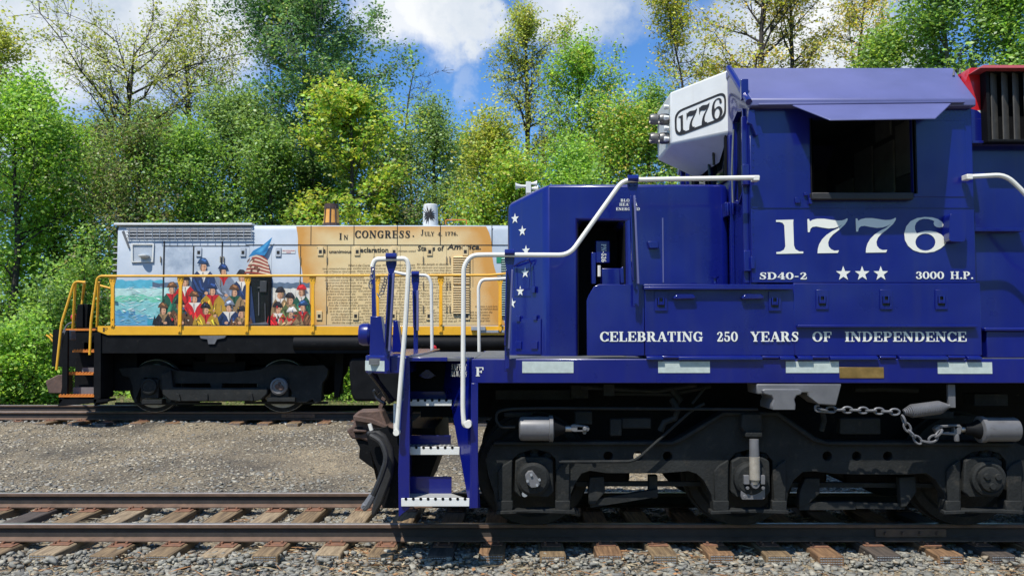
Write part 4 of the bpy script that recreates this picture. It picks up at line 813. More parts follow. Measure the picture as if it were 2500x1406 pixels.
mb = MB(); a = P(2408, 808, 7.28); mb.box(a.x, XR, 7.28, YL - .002, ZD + .005, a.z); mb.box(a.x - .03, XR, 7.25, YL - .002, a.z, a.z + .03); L_(mb, 'air_duct', BLUE, .008)

# --- coupler, pilot and hoses
def cpts(l, Y, t): return MB().pprism(l, Y, t)
CO = L_(cpts([(845, 1050), (862, 1040), (862, 1014), (874, 1004), (930, 1002), (945, 1040), (990, 1042), (990, 1080), (908, 1082), (880, 1072), (858, 1072)], 8.52, .3), 'coupler', RUST, .02)
L_(cpts([(868, 1042), (884, 1042), (889, 1048), (889, 1055), (884, 1060), (868, 1060), (864, 1055), (864, 1048)], 8.51, .02), 'knuckle_slot', BLACK, 0, CO)
mb = MB(); mb.tube([P(863, 1051, 8.5), P(896, 1051, 8.5)], .018, 8); mb.pprism([(862, 1014), (905, 1022), (945, 1040), (940, 1046), (900, 1032), (862, 1026)], 8.44, .1); mb.pprism([(878, 1006), (925, 1003), (928, 1012), (880, 1018)], 8.86, .16); L_(mb, 'coupler_knuckle', RUST, .012, CO)
mb = MB(); mb.pprism([(867, 1072), (905, 1078), (905, 1110), (940, 1112), (940, 1165), (876, 1118), (878, 1092)], 8.55, .22); L_(mb, 'coupler_carrier', BLACK, .01)
mb = MB(); mb.pprism([(925, 1046), (945, 1042), (968, 1052), (985, 1080), (990, 1240), (934, 1240), (924, 1155), (902, 1096), (893, 1056), (905, 1048)], 7.5, .05); mb.pprism([(940, 1060), (975, 1055), (985, 1080), (990, 1240), (950, 1240), (930, 1150)], 9.85, .05)
mb.add([P(893, 1056, 7.55), P(934, 1240, 7.55), P(945, 1240, 8.7), P(906, 1110, 8.7), P(893, 1056, 7.55) + Vector((0, 2.3, 0)), P(934, 1240, 7.55) + Vector((0, 2.3, 0))], [(0, 1, 2, 3), (3, 2, 5, 4)]); L_(mb, 'pilot_plow', BLACK, 0)
mb = MB(); mb.pprism([(893, 1053), (925, 1052), (940, 1062), (958, 1095), (962, 1130), (957, 1165), (935, 1225), (912, 1266), (905, 1256), (912, 1222), (930, 1165), (940, 1120), (930, 1085), (915, 1070), (895, 1064)], 7.36, .07); L_(mb, 'air_hose', RUBBER, .02)
mb = MB(); mb.tube(fillet([P(905, 1062, 7.3), P(930, 1075, 7.27), P(946, 1115, 7.25), P(930, 1165, 7.25), P(908, 1215, 7.25)], .3), .026, 8); L_(mb, 'air_hose', RUBBER)
mb = MB(); mb.tube([P(910, 1208, 7.25), P(896, 1232, 7.25), P(886, 1242, 7.25)], [.03, .036, .028], 8); mb.lathe(P(890, 1238, 7.22), (0, 1, .2), [(0, .02), (.02, .032), (.06, .03), (.08, .015)], 10); L_(mb, 'glad_hand', GREY)
mb = MB(); mb.tube([P(907, 1050, 7.3), P(902, 1034, 7.3)], .017, 8); L_(mb, 'angle_cock_handle', CREAM)
mb = MB(); mb.tube([P(904, 908, YS + .1), P(958, 978, YS + .35)], .026, 8); mb.tube([P(912, 906, YS + .4), P(952, 984, YS + .5)], .018, 8); mb.tube(fillet([P(925, 960, YS + .6), P(912, 950, YS + .6), P(918, 972, YS + .6), P(940, 985, YS + .5)], .1), .016, 8); L_(mb, 'cut_lever', GLOSSBLACK)
mb = MB(); mb.pprism([(932, 968), (940, 975), (930, 1003), (921, 1003)], YC, .05); L_(mb, 'lift_link', RUST)
mb = MB(); mb.pprism([(990, 1045), (1062, 1045), (1066, 1118), (1030, 1215), (990, 1215)], 7.9, 1.6); L_(mb, 'pilot_back', BLACK)

# --- six-wheel truck
YJ = 7.5
TR = thing('truck', None, None, (0, 0, 0)); TR.parent = BL; TR.location = Vector((P(1840, 1000, YJ).x, YJ, .5)) - Vector(BL.location)
def TE(mb, name, mat, bevel=0.): return each(mb, name, mat, TR, bevel)
def T_(mb, name, mat, bevel=0., **k): return mb.build(name, mat, TR, bevel, **k)
top = [(1185, 1120), (1200, 1085), (1216, 1077), (1640, 1077), (1662, 1066), (1765, 1004), (1900, 1004), (1968, 1050), (1990, 1066), (2020, 1077), (2240, 1077), (2330, 1077), (2480, 1080), (2510, 1092), (2530, 1130)]
bot = [(2520, 1175), (2500, 1235), (2496, 1252), (2456, 1252), (2456, 1125), (2440, 1106), (2410, 1098), (2372, 1104), (2346, 1122), (2346, 1252), (2310, 1252), (2306, 1205), (2285, 1172), (2262, 1155), (2215, 1158), (2100, 1158), (2035, 1156), (1985, 1150), (1960, 1152), (1938, 1172), (1924, 1200), (1920, 1248), (1886, 1248), (1886, 1125), (1870, 1106), (1832, 1096), (1796, 1106), (1780, 1124), (1780, 1248), (1742, 1248), (1736, 1205), (1718, 1172), (1700, 1156), (1680, 1150), (1620, 1155), (1480, 1155), (1440, 1149), (1420, 1156), (1404, 1180), (1394, 1205), (1390, 1247), (1356, 1247), (1356, 1120), (1340, 1104), (1305, 1096), (1268, 1106), (1252, 1120), (1252, 1247), (1214, 1247), (1205, 1200), (1192, 1160)]
holes = [circ(a, 1113, 11.5, 16) for a in (1485, 1558, 1630, 2020, 2092, 2168)]
T_(MB().pprism(top + bot, YJ, .13, holes), 'side_frame', TRUCK, .012)
mb = MB(); mb.pprism([(1205, 1078), (1640, 1078), (1662, 1068), (1765, 1006), (1900, 1006), (1990, 1068), (2020, 1078), (2475, 1081), (2475, 1088), (2018, 1086), (1985, 1077), (1896, 1014), (1768, 1014), (1668, 1076), (1642, 1086), (1205, 1086)], YJ - .05, .05); T_(mb, 'frame_flange', TRUCK, .008)
mb = MB()
for a, b in ((1214, 1252), (1356, 1392), (1742, 1780), (1886, 1921), (2310, 2346), (2456, 2497)): mb.pprism([(a + 4, 1232), (a + 2, 1150), (a + 14, 1135), (b - 2, 1122), (b - 2, 1232)], YJ - .03, .03); mb.pbox(a, 1222, b, 1247, YJ - .045, .14)
TE(mb, 'pedestal_leg', TRUCK, .008)
mb = MB()
for a, b in ((1212, 1404), (1736, 1926), (2306, 2500)): mb.pprism([(a, 1247), (b - 70, 1243), (b, 1246), (b, 1255), ((a + b) / 2, 1252), (a, 1256)], YJ - .06, .12)
TE(mb, 'pedestal_tie_bar', TRUCK, .006)
mb = MB()
for a in (1304, 1833, 2401):
    for k in range(3): mb.lathe(P(a - 34 + 34 * k, 1118, YJ + .07), (0, 0, 1), [(0, .04), (.03, .05), (.05, .035), (.08, .05), (.1, .03)], 10)
TE(mb, 'spring', TRUCK)
AX = [(1304, 1.0), (1833, 1.0), (2401, 1.0)]
for k, (a, _) in enumerate(AX):
    mb = MB(); mb.pprism([(a - 46, 1125), (a - 30, 1116), (a + 30, 1116), (a + 46, 1125), (a + 48, 1200), (a + 38, 1212), (a - 38, 1212), (a - 48, 1200)], YJ - .04, .2); bx = T_(mb, 'axle_box', TRUCK, .012)
    c = P(a + (8 if k == 2 else -3), 1167, YJ - .04)
    if k == 2: mb = MB(); mb.lathe(c, (0, -1, 0), [(0, .155), (.04, .15), (.05, .13), (.045, .11), (.08, .1), (.09, .06)], 28); mb.build('axle_cap', TRUCK, bx); mb = MB(); [mb.lathe(c + Vector((.055 * math.cos(t), -.085, .055 * math.sin(t))), (0, -1, 0), [(0, .032), (.02, .025)], 12) for t in (.5, 2.6, 4.7)]; mb.build('cap_lobes', TRUCK, bx)
    else: mb = MB(); mb.lathe(c, (0, -1, 0), [(0, .15), (.05, .145), (.07, .12), (.075, .0)], 28); mb.build('axle_cap', TRUCK, bx)
    if k == 0:
        mb = MB(); mb.pprism([(1282, 1160), (1289, 1150), (1300, 1149), (1305, 1156), (1316, 1170), (1319, 1182), (1311, 1189), (1296, 1190), (1286, 1180), (1284, 1172)], YJ - .16, .05); mb.build('sensor_plate', GREY, bx, .006)
        mb = MB(); mb.lathe(P(1281, 1203, YJ - .04), (0, -1, 0), [(0, .026), (.05, .026)], 8); [mb.lathe(P(x, y, YJ - .15), (0, -1, 0), [(0, .012), (.025, .012)], 6) for x, y in ((1288, 1173), (1297, 1158), (1311, 1183), (1317, 1170))]; each(mb, 'sensor_bolt', GALV, bx)
    xw = P(a, 1100, YJ).x
    for yy, sgn in ((7.92, 1), (9.48, -1)):
        mb = MB(); mb.lathe((xw, yy - .06 * sgn, .508), (0, sgn, 0), [(0, .0), (0, .12), (.01, .14), (.03, .40), (.0, .43), (.0, .505), (.105, .514), (.107, .535), (.13, .535), (.14, .46), (.11, .40), (.11, .14), (.11, .0)], 48); T_(mb, 'wheel', TRUCK)
    mb = MB(); mb.tube([(xw, 7.6, .508), (xw, 9.8, .508)], .095, 16); T_(mb, 'axle', TRUCK)
    mb = MB(); mb.box(xw + .15, xw + .95, 8.2, 9.2, .3, .85) if k < 2 else mb.box(xw - .95, xw - .15, 8.2, 9.2, .3, .85); T_(mb, 'traction_motor', BLACK, .06)
mb = MB(); mb.pprism(top + bot, 2 * YC - YJ - .13, .13, holes); far = T_(MB().add([(x, 2 * YC - y, z) for x, y, z in MB().pprism(top + bot, YJ, .13, holes).v], [q[::-1] for q in MB().pprism(top + bot, YJ, .13, holes).f]), 'side_frame', TRUCK)
# brake gear
def cyl(px0, px1, py, Y, r, mat, name, sgn=1):
    a, b = P(px0, py, Y), P(px1, py, Y); l = (b - a).length; mb = MB(); mb.lathe(a, b - a, [(0, .0), (0, r * .75), (l * .04, r * .96), (l * .1, r), (l * .86, r), (l * .87, r * 1.1), (l * .97, r * 1.1), (l, r * .8)], 24); return T_(mb, name, mat)
cyl(1267, 1352, 1046, YJ - .12, .105, GREY, 'brake_cylinder'); cyl(2484, 2388, 1048, YJ - .12, .105, GREY, 'brake_cylinder')
mb = MB(); mb.lathe(P(1352, 1046, YJ - .12), (1, 0, 0), [(0, .085), (.05, .06), (.09, .045), (.10, .04)], 16); mb.lathe(P(2388, 1048, YJ - .12), (-1, 0, 0), [(0, .085), (.06, .05), (.12, .045)], 16); TE(mb, 'cylinder_head', BLACK)
mb = MB(); mb.tube([P(1374, 1046, YJ - .12), P(1396, 1046, YJ - .12)], .028, 12); mb.tube([P(2362, 1048, YJ - .12), P(2342, 1048, YJ - .12)], .026, 12); TE(mb, 'piston_rod', STEEL)
mb = MB(); mb.pprism([(1394, 1038), (1402, 1036), (1436, 1040), (1440, 1047), (1436, 1053), (1402, 1054), (1394, 1052)], YJ - .15, .06, [[(1410, 1042), (1430, 1043), (1430, 1050), (1410, 1050)]]); mb.tube([P(1428, 1046, YJ - .17), P(1428, 1046, YJ)], .02, 8); mb.pprism([(1420, 1050), (1434, 1050), (1430, 1060), (1424, 1060)], YJ - .13, .05); T_(mb, 'rod_clevis', GREY, .005)
mb = MB(); mb.pprism([(2282, 1046), (2292, 1038), (2344, 1036), (2350, 1043), (2346, 1060), (2330, 1062), (2290, 1060)], YJ - .17, .06, [[(2296, 1044), (2330, 1042), (2330, 1055), (2298, 1055)]]); mb.tube([P(2334, 1058, YJ - .15), P(2336, 1077, YJ - .15)], .024, 8); T_(mb, 'rod_clevis', GREY, .006)
mb = MB(); mb.pbox(1490, 1022, 1518, 1064, YJ - .06, .06); mb.pbox(1518, 1020, 1590, 1046, YJ - .04, .06); mb.pbox(1404, 1004, 1446, 1036, YJ - .02, .1); mb.pbox(1230, 1006, 1300, 1018, YJ, .1); mb.pbox(2052, 1020, 2150, 1060, YJ - .02, .1); mb.pbox(2250, 1004, 2330, 1022, YJ, .1); TE(mb, 'frame_lug', TRUCK, .01)
mb = MB(); mb.tube([P(1612, 1052, YJ - .05), P(1622, 1030, YJ - .05), P(1648, 1020, YJ - .05), P(1655, 1000, YJ - .05), P(1640, 975, YJ)], .028, 8); mb.tube([P(2005, 1052, YJ), P(2012, 1028, YJ), P(2008, 1000, YJ)], .025, 8); TE(mb, 'swing_hanger', TRUCK)
def bar(a, b, w, Y, t, nm='brake_rod'):
    mb = MB(); (x0, y0), (x1, y1) = a, b; dx, dy = x1 - x0, y1 - y0; l = math.hypot(dx, dy); nx, ny = -dy / l * w / 2, dx / l * w / 2
    mb.pprism([(x0 + nx, y0 + ny), (x1 + nx, y1 + ny), (x1 - nx, y1 - ny), (x0 - nx, y0 - ny)], Y, t); return T_(mb, nm, TRUCK, .005)
bar((1405, 1181), (1712, 1181), 12, YJ + .2, .05); bar((1926, 1183), (2290, 1185), 12, YJ + .2, .05); bar((1440, 1230), (1606, 1203), 18, YJ + .12, .06); bar((1950, 1236), (2090, 1234), 18, YJ + .12, .06); bar((2090, 1234), (2210, 1236), 14, YJ + .12, .06)
mb = MB(); mb.pprism([(1440, 1165), (1475, 1163), (1478, 1200), (1452, 1232), (1438, 1232), (1436, 1200)], YJ + .1, .08); mb.pprism([(1584, 1160), (1606, 1160), (1606, 1215), (1596, 1218), (1584, 1205)], YJ + .18, .08); mb.pprism([(1966, 1167), (2002, 1167), (2002, 1204), (1980, 1225), (1950, 1238), (1952, 1200)], YJ + .1, .08); mb.pprism([(2196, 1165), (2235, 1162), (2238, 1200), (2214, 1236), (2200, 1238), (2198, 1200)], YJ + .1, .08); TE(mb, 'brake_hanger', TRUCK, .008)
L_(ptube(MB(), [(1258, 1042), (1222, 1043), (1210, 1025), (1213, 1005), (1240, 998), (1330, 996), (1500, 997), (1850, 999)], YJ - .14, .013, 8, .12), 'brake_pipe', TRUCK)
L_(ptube(MB(), [(1720, 985), (1690, 1000), (1560, 1117), (1540, 1126), (1365, 1127)], YJ - .1, .013, 8, .12), 'brake_pipe', TRUCK)
# damper on the middle axle
mb = MB(); mb.pprism([(1812, 1010), (1860, 1010), (1862, 1050), (1850, 1058), (1820, 1058), (1810, 1045)], YJ - .1, .1); mb.pbox(1820, 1054, 1862, 1068, YJ - .13, .13); T_(mb, 'damper_bracket', TRUCK, .012)
mb = MB(); mb.lathe(P(1841, 1072, YJ - .16), (0, 0, -1), [(0, .04), (.15, .043), (.17, .043)], 16); T_(mb, 'damper_rod', GREY)
mb = MB(); mb.lathe(P(1842, 1113, YJ - .16), (0, 0, -1), [(0, .036), (.005, .045), (.2, .045), (.21, .038), (.24, .03)], 16); T_(mb, 'damper', M('dusty_grey', (.30, .27, .22), .7, var=.25, vscale=14))
mb = MB(); mb.pprism([(1809, 1185), (1868, 1168), (1868, 1216), (1862, 1219), (1812, 1219), (1809, 1210)], YJ - .1, .03); mb.pbox(1817, 1160, 1830, 1182, YJ - .15, .05); mb.pbox(1857, 1160, 1868, 1182, YJ - .15, .05); mb.pprism(circ(1845, 1183, 10), YJ - .18, .08); [mb.lathe(P(x, y, YJ - .12), (0, -1, 0), [(0, .017), (.02, .017)], 6) for x, y in ((1824, 1190), (1862, 1190), (1817, 1211))]; T_(mb, 'damper_foot', GREY, .004)

# --- jacking pad, hand-brake chain and spring, hanger strap
mb = MB(); mb.pprism([(1847, 937), (2055, 937), (2042, 990), (2000, 987), (1972, 966), (1972, 958), (1849, 962)], YS + .0, .3); mb.pprism([(1860, 952), (1868, 949), (1950, 949), (1960, 955), (1956, 963), (1945, 966), (1940, 975), (1943, 987), (1943, 1000), (1884, 1000), (1884, 987), (1889, 975), (1884, 966), (1866, 962)], YS - .03, .34); L_(mb, 'jacking_pad', GREY, .01)
mb = MB(); mb.pbox(2316, 938, 2332, 995, YS + .06, .03); L_(mb, 'hanger_strap', GREY, .003)
YK = YS + .05
chain('handbrake_chain', [P(1990, 992, YK), P(2005, 999, YK), P(2060, 1000, YK), P(2130, 1002, YK), P(2200, 1006, YK)], .0095, GREY, .085)
chain('handbrake_chain', [P(2200, 1006, YK), P(2208, 1030, YK), P(2222, 1055, YK), P(2240, 1073, YK), P(2262, 1078, YK), P(2283, 1068, YK), P(2296, 1052, YK)], .0095, GREY, .085)
mb = MB(); mb.tube(fillet([P(2000, 989, YK), P(1990, 990, YK), P(1991, 1003, YK), P(2035, 1006, YK)], .03), .011, 6); L_(mb, 'chain_hook', GREY)
mb = MB(); a, b = P(2204, 1006, YK), P(2318, 991, YK); ax = (b - a).normalized(); u = ax.orthogonal().normalized(); w = ax.cross(u); ln = (b - a).length
hx = []
for k in range(26 * 12 + 1):
    t = k / (26 * 12); r = .052 * min(1, .35 + t * 3.6, .3 + (1 - t) * 3.6); ph_ = k * 2 * math.pi / 12; hx.append(a + ax * (t * ln * .94 + .01) + (u * math.cos(ph_) + w * math.sin(ph_)) * r)
mb.tube(hx, .0075, 5); mb.tube([a + ax * .02, b], .018, 6); L_(mb, 'handbrake_spring', GREY)
# pipes and boxes seen dimly under the sill
mb = MB(); mb.pbox(1395, 940, 1436, 972, YS + .5, .2); mb.pbox(1474, 938, 1500, 966, YS + .35, .2); mb.tube([P(1420, 945, YS + .4), P(1600, 955, YS + .4), P(1700, 940, YS + .4)], .02, 6); mb.tube([P(1500, 960, YS + .45), P(1640, 962, YS + .45), P(1735, 942, YS + .45)], .02, 6); mb.tube([P(1640, 950, YS + .4), P(1660, 975, YS + .4), P(1640, 1000, YS + .5)], .028, 6); mb.tube([P(1690, 985, YS + .3), P(1722, 945, YS + .3)], .012, 6); mb.pbox(1210, 952, 1400, 975, YS + .6, .2); mb.tube([P(2085, 950, YS + .5), P(2160, 948, YS + .5), P(2240, 952, YS + .5)], .03, 6); mb.pbox(2380, 962, 2460, 990, YS + .4, .2); E_(mb, 'underframe_piping', TRUCK)
mb = MB(); mb.prism([(YS + .25, .95), (YS + .12, .75), (YS + .2, .35), (YS + .45, .22), (YF - .45, .22), (YF - .2, .35), (YF - .12, .75), (YF - .25, .95), (YF - .4, 1.15), (YS + .4, 1.15)], 5.75, 9.8, axis='x'); L_(mb, 'fuel_tank', BLACK, .03)

# ================================================================== black and yellow switcher on the back track
YY = 15.8; YM = 17.35; YHD = 16.45; YYF = 2 * YM - YY
SWL = thing('locomotive', 'black and yellow switcher locomotive with parchment and mural paintwork on the back track', 'locomotive', (-2.5, YM, T2Z))
def W_(mb, name, mat, bevel=0., parent=None, **k): return mb.build(name, mat, parent or SWL, bevel, **k)
def WE(mb, name, mat, bevel=0., parent=None): return each(mb, name, mat, parent or SWL, bevel)
zd2 = P(600, 796, YY).z; xh0 = P(284, 700, YHD).x; xh1 = P(1280, 700, YHD).x; zh2 = P(700, 548, YHD).z
xe2 = P(1900, 800, YY).x
# sill, deck, underframe
mb = MB(); mb.pprism([(238, 796), (1236, 796), (1500, 796), (1500, 818), (262, 818), (238, 809)], YY, .06); SILL = W_(mb, 'side_sill', YEL, .006)
mb = MB(); xf2 = P(236, 800, YY).x; mb.box(xf2, 2.2, YY + .06, YYF, zd2 - .06, zd2 - .005); mb.box(P(172, 800, YY).x, xf2, YY + .55, YYF - .55, zd2 - .06, zd2 - .02); W_(mb, 'deck', BLACK)
mb = MB(); pletters(mb, 'F', 250, 263, 809.5, 800, YY - .001, 0); W_(mb, 'frame_letter', INK, smooth=False)
zu0, zu1 = P(1, 868, YY).z, P(1, 818, YY).z
mb = MB(); mb.box(P(238, 850, YY).x, 2.2, YY + .03, YY + .25, P(1, 862, YY).z, zd2 - .06); mb.box(P(238, 850, YY).x, 2.2, YYF - .3, YYF, zu0, zd2 - .06); mb.box(P(160, 850, YM).x, 2.2, YM - .5, YM + .5, zu0 - .25, zd2 - .06); mb.box(P(175, 850, YY).x, P(300, 850, YY).x, YY + .6, YYF - .6, .65, zd2 - .06); W_(mb, 'underframe', BLACK)
mb = MB(); mb.tube([P(720, 838, YY + .1), P(1500, 838, YY + .1)], .145, 20); W_(mb, 'air_reservoir', BLACK)
TK = W_(MB().pprism([(852, 884), (858, 873), (1400, 873), (1400, 970), (1390, 979), (864, 980), (856, 960), (852, 915)], YY + .1, 2.9), 'fuel_tank', BLACK, .05)
mb = MB(); mb.pprism([(487, 820), (552, 820), (548, 825), (530, 828), (524, 840), (508, 840), (506, 828), (490, 826)], YY + .0, .04); W_(mb, 'jacking_pad', GREY, .004)
mb = MB(); mb.lathe(P(1060, 849, YY - .05), (0, -1, 0), [(0, .05), (.04, .05), (.05, .03)], 14); W_(mb, 'red_gladhand_cover', RED)
mb = MB(); mb.pbox(1150, 797, 1185, 806, YY - .05, .05); mb.pbox(1172, 806, 1235, 812, YY - .02, .02); W_(mb, 'sill_fitting', GALV)
# front end: steps
xs = P(236, 880, YY).x; xf3 = P(146, 880, YY).x
ST2 = thing('boarding_steps', None, None, (0, 0, 0)); ST2.parent = SWL; ST2.location = Vector((P(190, 900, YY).x, YY, .6)) - Vector(SWL.location)
mb = MB(); mb.pprism([(230, 812), (246, 812), (246, 972), (236, 975), (232, 990), (228, 985)], YY - .0, .5); mb.pprism([(152, 830), (160, 806), (165, 806), (164, 960), (146, 985), (142, 988), (147, 965), (151, 945)], YY - .0, .06); mb.box(xf3 + .02, xs, YY + .52, YY + .56, .45, zd2 - .03); mb.pprism([(143, 985), (146, 962), (147, 974), (230, 974), (262, 975), (264, 980), (140, 992)], YY - .0, .35); W_(mb, 'step_frame', BLACK, .004, ST2)
for a, b, py, dy in ((178, 231, 855, .3), (161, 228, 910, .16), (144, 230, 964, .0)):
    mb = MB(); p0, p1 = P(a, py, YY + dy), P(b, py + 5, YY + dy); mb.box(p0.x, p1.x, YY + dy - .01, YY + dy + .24, p1.z, p0.z)
    k = 0
    while k * .06 < p1.x - p0.x - .05: mb.box(p0.x + .02 + k * .06, p0.x + .05 + k * .06, YY + dy - .014, YY + dy + .02, p0.z, p0.z + .018); k += 1
    W_(mb, 'step_tread', ORANGE, 0, ST2)
for a, b, c, d, e in ((205, 235, 836, 852, .52), (200, 229, 897, 908, .4), (178, 230, 945, 962, .25)): mb = MB(); mb.pbox(a, c, b, d, YY + e, .01); W_(mb, 'riser', GREY, 0, ST2)
mb = MB(); mb.pbox(160, 802, 238, 807, YY + .5, .05); W_(mb, 'deck_edge', ORANGE)
mb = MB(); mb.pprism([(184, 800), (189, 744), (202, 742), (202, 800)], YY + .5, .25); mb.pbox(202, 742, 214, 800, YY + .55, .2); W_(mb, 'front_post_box', BLACK, .01)
mb = MB(); mb.lathe(P(186, 775, YY + 1.0), (-1, 0, 0), [(0, .07), (.05, .08), (.08, .06)], 14); W_(mb, 'red_marker', RED)
mb = MB(); mb.tube(fillet([P(184, 786, YY + .7), P(165, 790, YY + .7), P(155, 812, YY + .7)], .1), .02, 8); W_(mb, 'front_hose', GREY)
mb = MB(); mb.pprism([(157, 806), (172, 806), (174, 830), (160, 828), (155, 818)], YY + .1, .2); W_(mb, 'front_casting', GREY, .02)
mb = MB(); mb.tube(fillet([P(113, 818, YM), P(120, 822, YM), P(142, 848, YM)], .05), .02, 8); mb.tube([P(122, 815, YM - .3), P(146, 838, YM - .3)], .02, 8); WE(mb, 'coupling_lever', YEL)
mb = MB(); mb.pprism([(110, 930), (140, 915), (160, 915), (160, 960), (118, 960)], YM - .15, .3); W_(mb, 'coupler', RUST, .02)
# railing
def rail2(pxs, Y, r=.021, fr=.1): return W_(ptube(MB(), pxs, Y, r, 8, fr), 'yellow_handrail', YEL)
rail2([(138, 903), (150, 790), (182, 686), (208, 690)], YY - .03, .024); rail2([(219, 866), (222, 786), (237, 680), (245, 674), (300, 674), (1195, 672), (1236, 668)], YY - .03, .024)
rail2([(240, 696), (270, 704)], YY + .5); rail2([(208, 690), (200, 742)], YY + .7)
def stanch(xt, xb, yt=674, yb=812, Y=YY - .02, w=8):
    mb = MB(); mb.pprism([(xt - w, yt), (xt + w, yt), (xt + w * .9, yt + 12), (xt + w * .45, yt + 24), (xb + w * .55, yb - 30), (xb + w * .55, yb), (xb - w * .55, yb), (xb - w * .55, yb - 30), (xt - w * .45, yt + 24), (xt - w * .9, yt + 12)], Y, .035); mb.pprism([(xt + 1, yt + 22), (xt + 4, yt + 22), (xb + 4.5, yb - 20), (xb + 1, yb - 20)], Y - .035, .04)
    o = W_(mb, 'stanchion', YEL, .004); mb = MB(); [mb.lathe(P(x, y, Y), (0, -1, 0), [(0, .016), (.012, .014)], 6) for x, y in ((xt - 3.5, yt + 8), (xt + 3.5, yt + 8), (xb, yb - 20), (xb, yb - 4))]; mb.build('bolts', YEL, o)
stanch(274, 274, 676, 798)
for a in (439, 603, 763, 921, 1076, 1221): stanch(a + (1 if a < 700 else 0), a - (1 if a < 700 else 0))
for a, b, y1, dy in ((184, 178, 802, .3), (206, 200, 745, .9), (241, 237, 798, .3)): mb = MB(); mb.tube([P(a, 688, YY + dy * .2), P(b, y1, YY + dy)], .026, 8); W_(mb, 'stanchion', YEL)
# hood
sec = [(YHD, zd2 - .01), (YHD, zh2 - .12), (YHD + .05, zh2 - .03), (YHD + .16, zh2), (2 * YM - YHD - .16, zh2), (2 * YM - YHD - .05, zh2 - .03), (2 * YM - YHD, zh2 - .12), (2 * YM - YHD, zd2 - .01)]
def clouded():
    m = M('painted_sky', (.29, .345, .40), .5, var=.1, vscale=.9, col2=(.47, .51, .545), dirt=((.20, .25, .31), 1.1, .56, .85)); return m
SKYP = clouded()
HD = W_(MB().prism(sec, xh0, xh1, axis='x'), 'hood', SKYP, .01)
mb = MB(); mb.box(xh0 - .06, P(612, 850, YHD).x, YHD - .05, YHD + .3, zh2 - .02, zh2 + .025); W_(mb, 'hood_eave', WHITE, .008, HD)
mb = MB(); mb.add([(xh1, YHD, zd2), (xh1, 2 * YM - YHD, zd2), (xh1 + .2, 2 * YM - YHD, zd2), (xh1 + .2, YHD, zd2), (xh1, YHD, zh2 - .02), (xh1, 2 * YM - YHD, zh2 - .02), (xh1 + .2, 2 * YM - YHD, zh2 - .1), (xh1 + .2, YHD, zh2 - .1)], [(0, 3, 7, 4), (4, 7, 6, 5)])
zcb = P(1290, 474, 16.0).z
mb = MB(); xcb = P(1306, 500, 16.0).x; mb.box(xcb, 2.2, 15.9, 2 * YM - 15.9, zd2, zcb - .12); CAB2 = W_(mb, 'cab', SKYP, .01)
mb = MB(); mb.prism([(15.8, zcb - .12), (16.3, zcb - .02), (YM, zcb + .0), (2 * YM - 16.3, zcb - .02), (2 * YM - 15.8, zcb - .12)], xcb - .05, 2.3, axis='x'); W_(mb, 'cab_roof', GREY, .01, CAB2)
mb = MB(); a = P(1290, 455, 16.6); mb.lathe(a + Vector((-.02, 0, 0)), (-1, 0, 0), [(0, .025), (.12, .03), (.2, .05), (.24, .075), (.235, .06)], 14); mb.lathe(a + Vector((-.0, .15, -.02)), (1, 0, 0), [(0, .025), (.1, .03), (.16, .05), (.2, .07), (.195, .05)], 14); mb.lathe(a + Vector((0, -.12, .03)), (1, 0, 0), [(0, .02), (.08, .026), (.14, .05), (.17, .065)], 14); mb.box(a.x - .05, a.x + .05, 16.45, 16.8, a.z - .16, a.z + .07); mb.box(a.x - .03, xcb + .06, 16.5, 16.7, a.z - .2, a.z - .12); W_(mb, 'air_horn', WHITE, .005, CAB2)
# radiator grille
mb = MB(); mb.pbox(312, 557, 614, 580, YHD - .006, .006); W_(mb, 'radiator_opening', M('radiator_dark', (.17, .18, .20), .6, var=.4, vscale=3), 0, HD)
mb = MB(); [mb.pbox(a, 570, b, 575, YHD - .012, .008) for a, b in ((362, 464), (480, 580))]; WE(mb, 'shutter_slat', GALV, 0, HD)
mb = MB()
for py in (559, 566, 573, 581): mb.tube([P(309, py, YHD - .04), P(617, py, YHD - .04)], .011, 6)
for k in range(17): mb.tube([P(316 + k * 18.6, 557, YHD - .05), P(316 + k * 18.6, 588, YHD - .05)], .007, 5)
W_(mb, 'radiator_guard', GALV, 0, HD)
mb = MB(); mb.pprism([(297, 566), (302, 563), (306, 575), (316, 604), (313, 606)], YHD - .03, .03); W_(mb, 'wing_bracket', GREY, 0, HD)
# lamp niche
mb = MB(); mb.pprism([(320, 594), (376, 594), (374, 640), (320, 641)], YHD - .03, .03, [[(324, 598), (372, 598), (370, 637), (324, 638)]]); NI = W_(mb, 'lamp_niche', WHITE, .005, HD)
mb = MB(); mb.pbox(324, 598, 371, 637, YHD - .004, .004); W_(mb, 'niche_back', SKYP, 0, NI); mb = MB(); mb.lathe(P(351, 629, YHD - .06), (0, 0, 1), [(0, .07), (.03, .1), (.05, .1), (.06, .04)], 16); W_(mb, 'class_lamp', WHITE, 0, NI)
# end ladder rungs
mb = MB(); xg = xh0 - .1
for k in range(14): py = 603 + k * 14.5; mb.tube([(xg, YHD + .05, P(1, py, YHD).z), (xg, YHD + .5, P(1, py, YHD).z)], .012, 6); mb.tube([(xg, YHD + .05, P(1, py, YHD).z), (xh0, YHD + .05, P(1, py, YHD).z)], .012, 6)
W_(mb, 'end_rungs', GALV, 0, HD)
mb = MB(); mb.box(xh0 - .03, xh0, YHD + .1, 2 * YM - YHD - .1, zd2, zh2 - .25); W_(mb, 'radiator_core', BLACK, 0, HD)
mb = MB(); mb.pprism([(283, 556), (292, 556), (296, 578), (296, 590), (290, 580), (284, 570)], YHD + .1, .1); W_(mb, 'horn_bracket', BLACK, 0, HD)
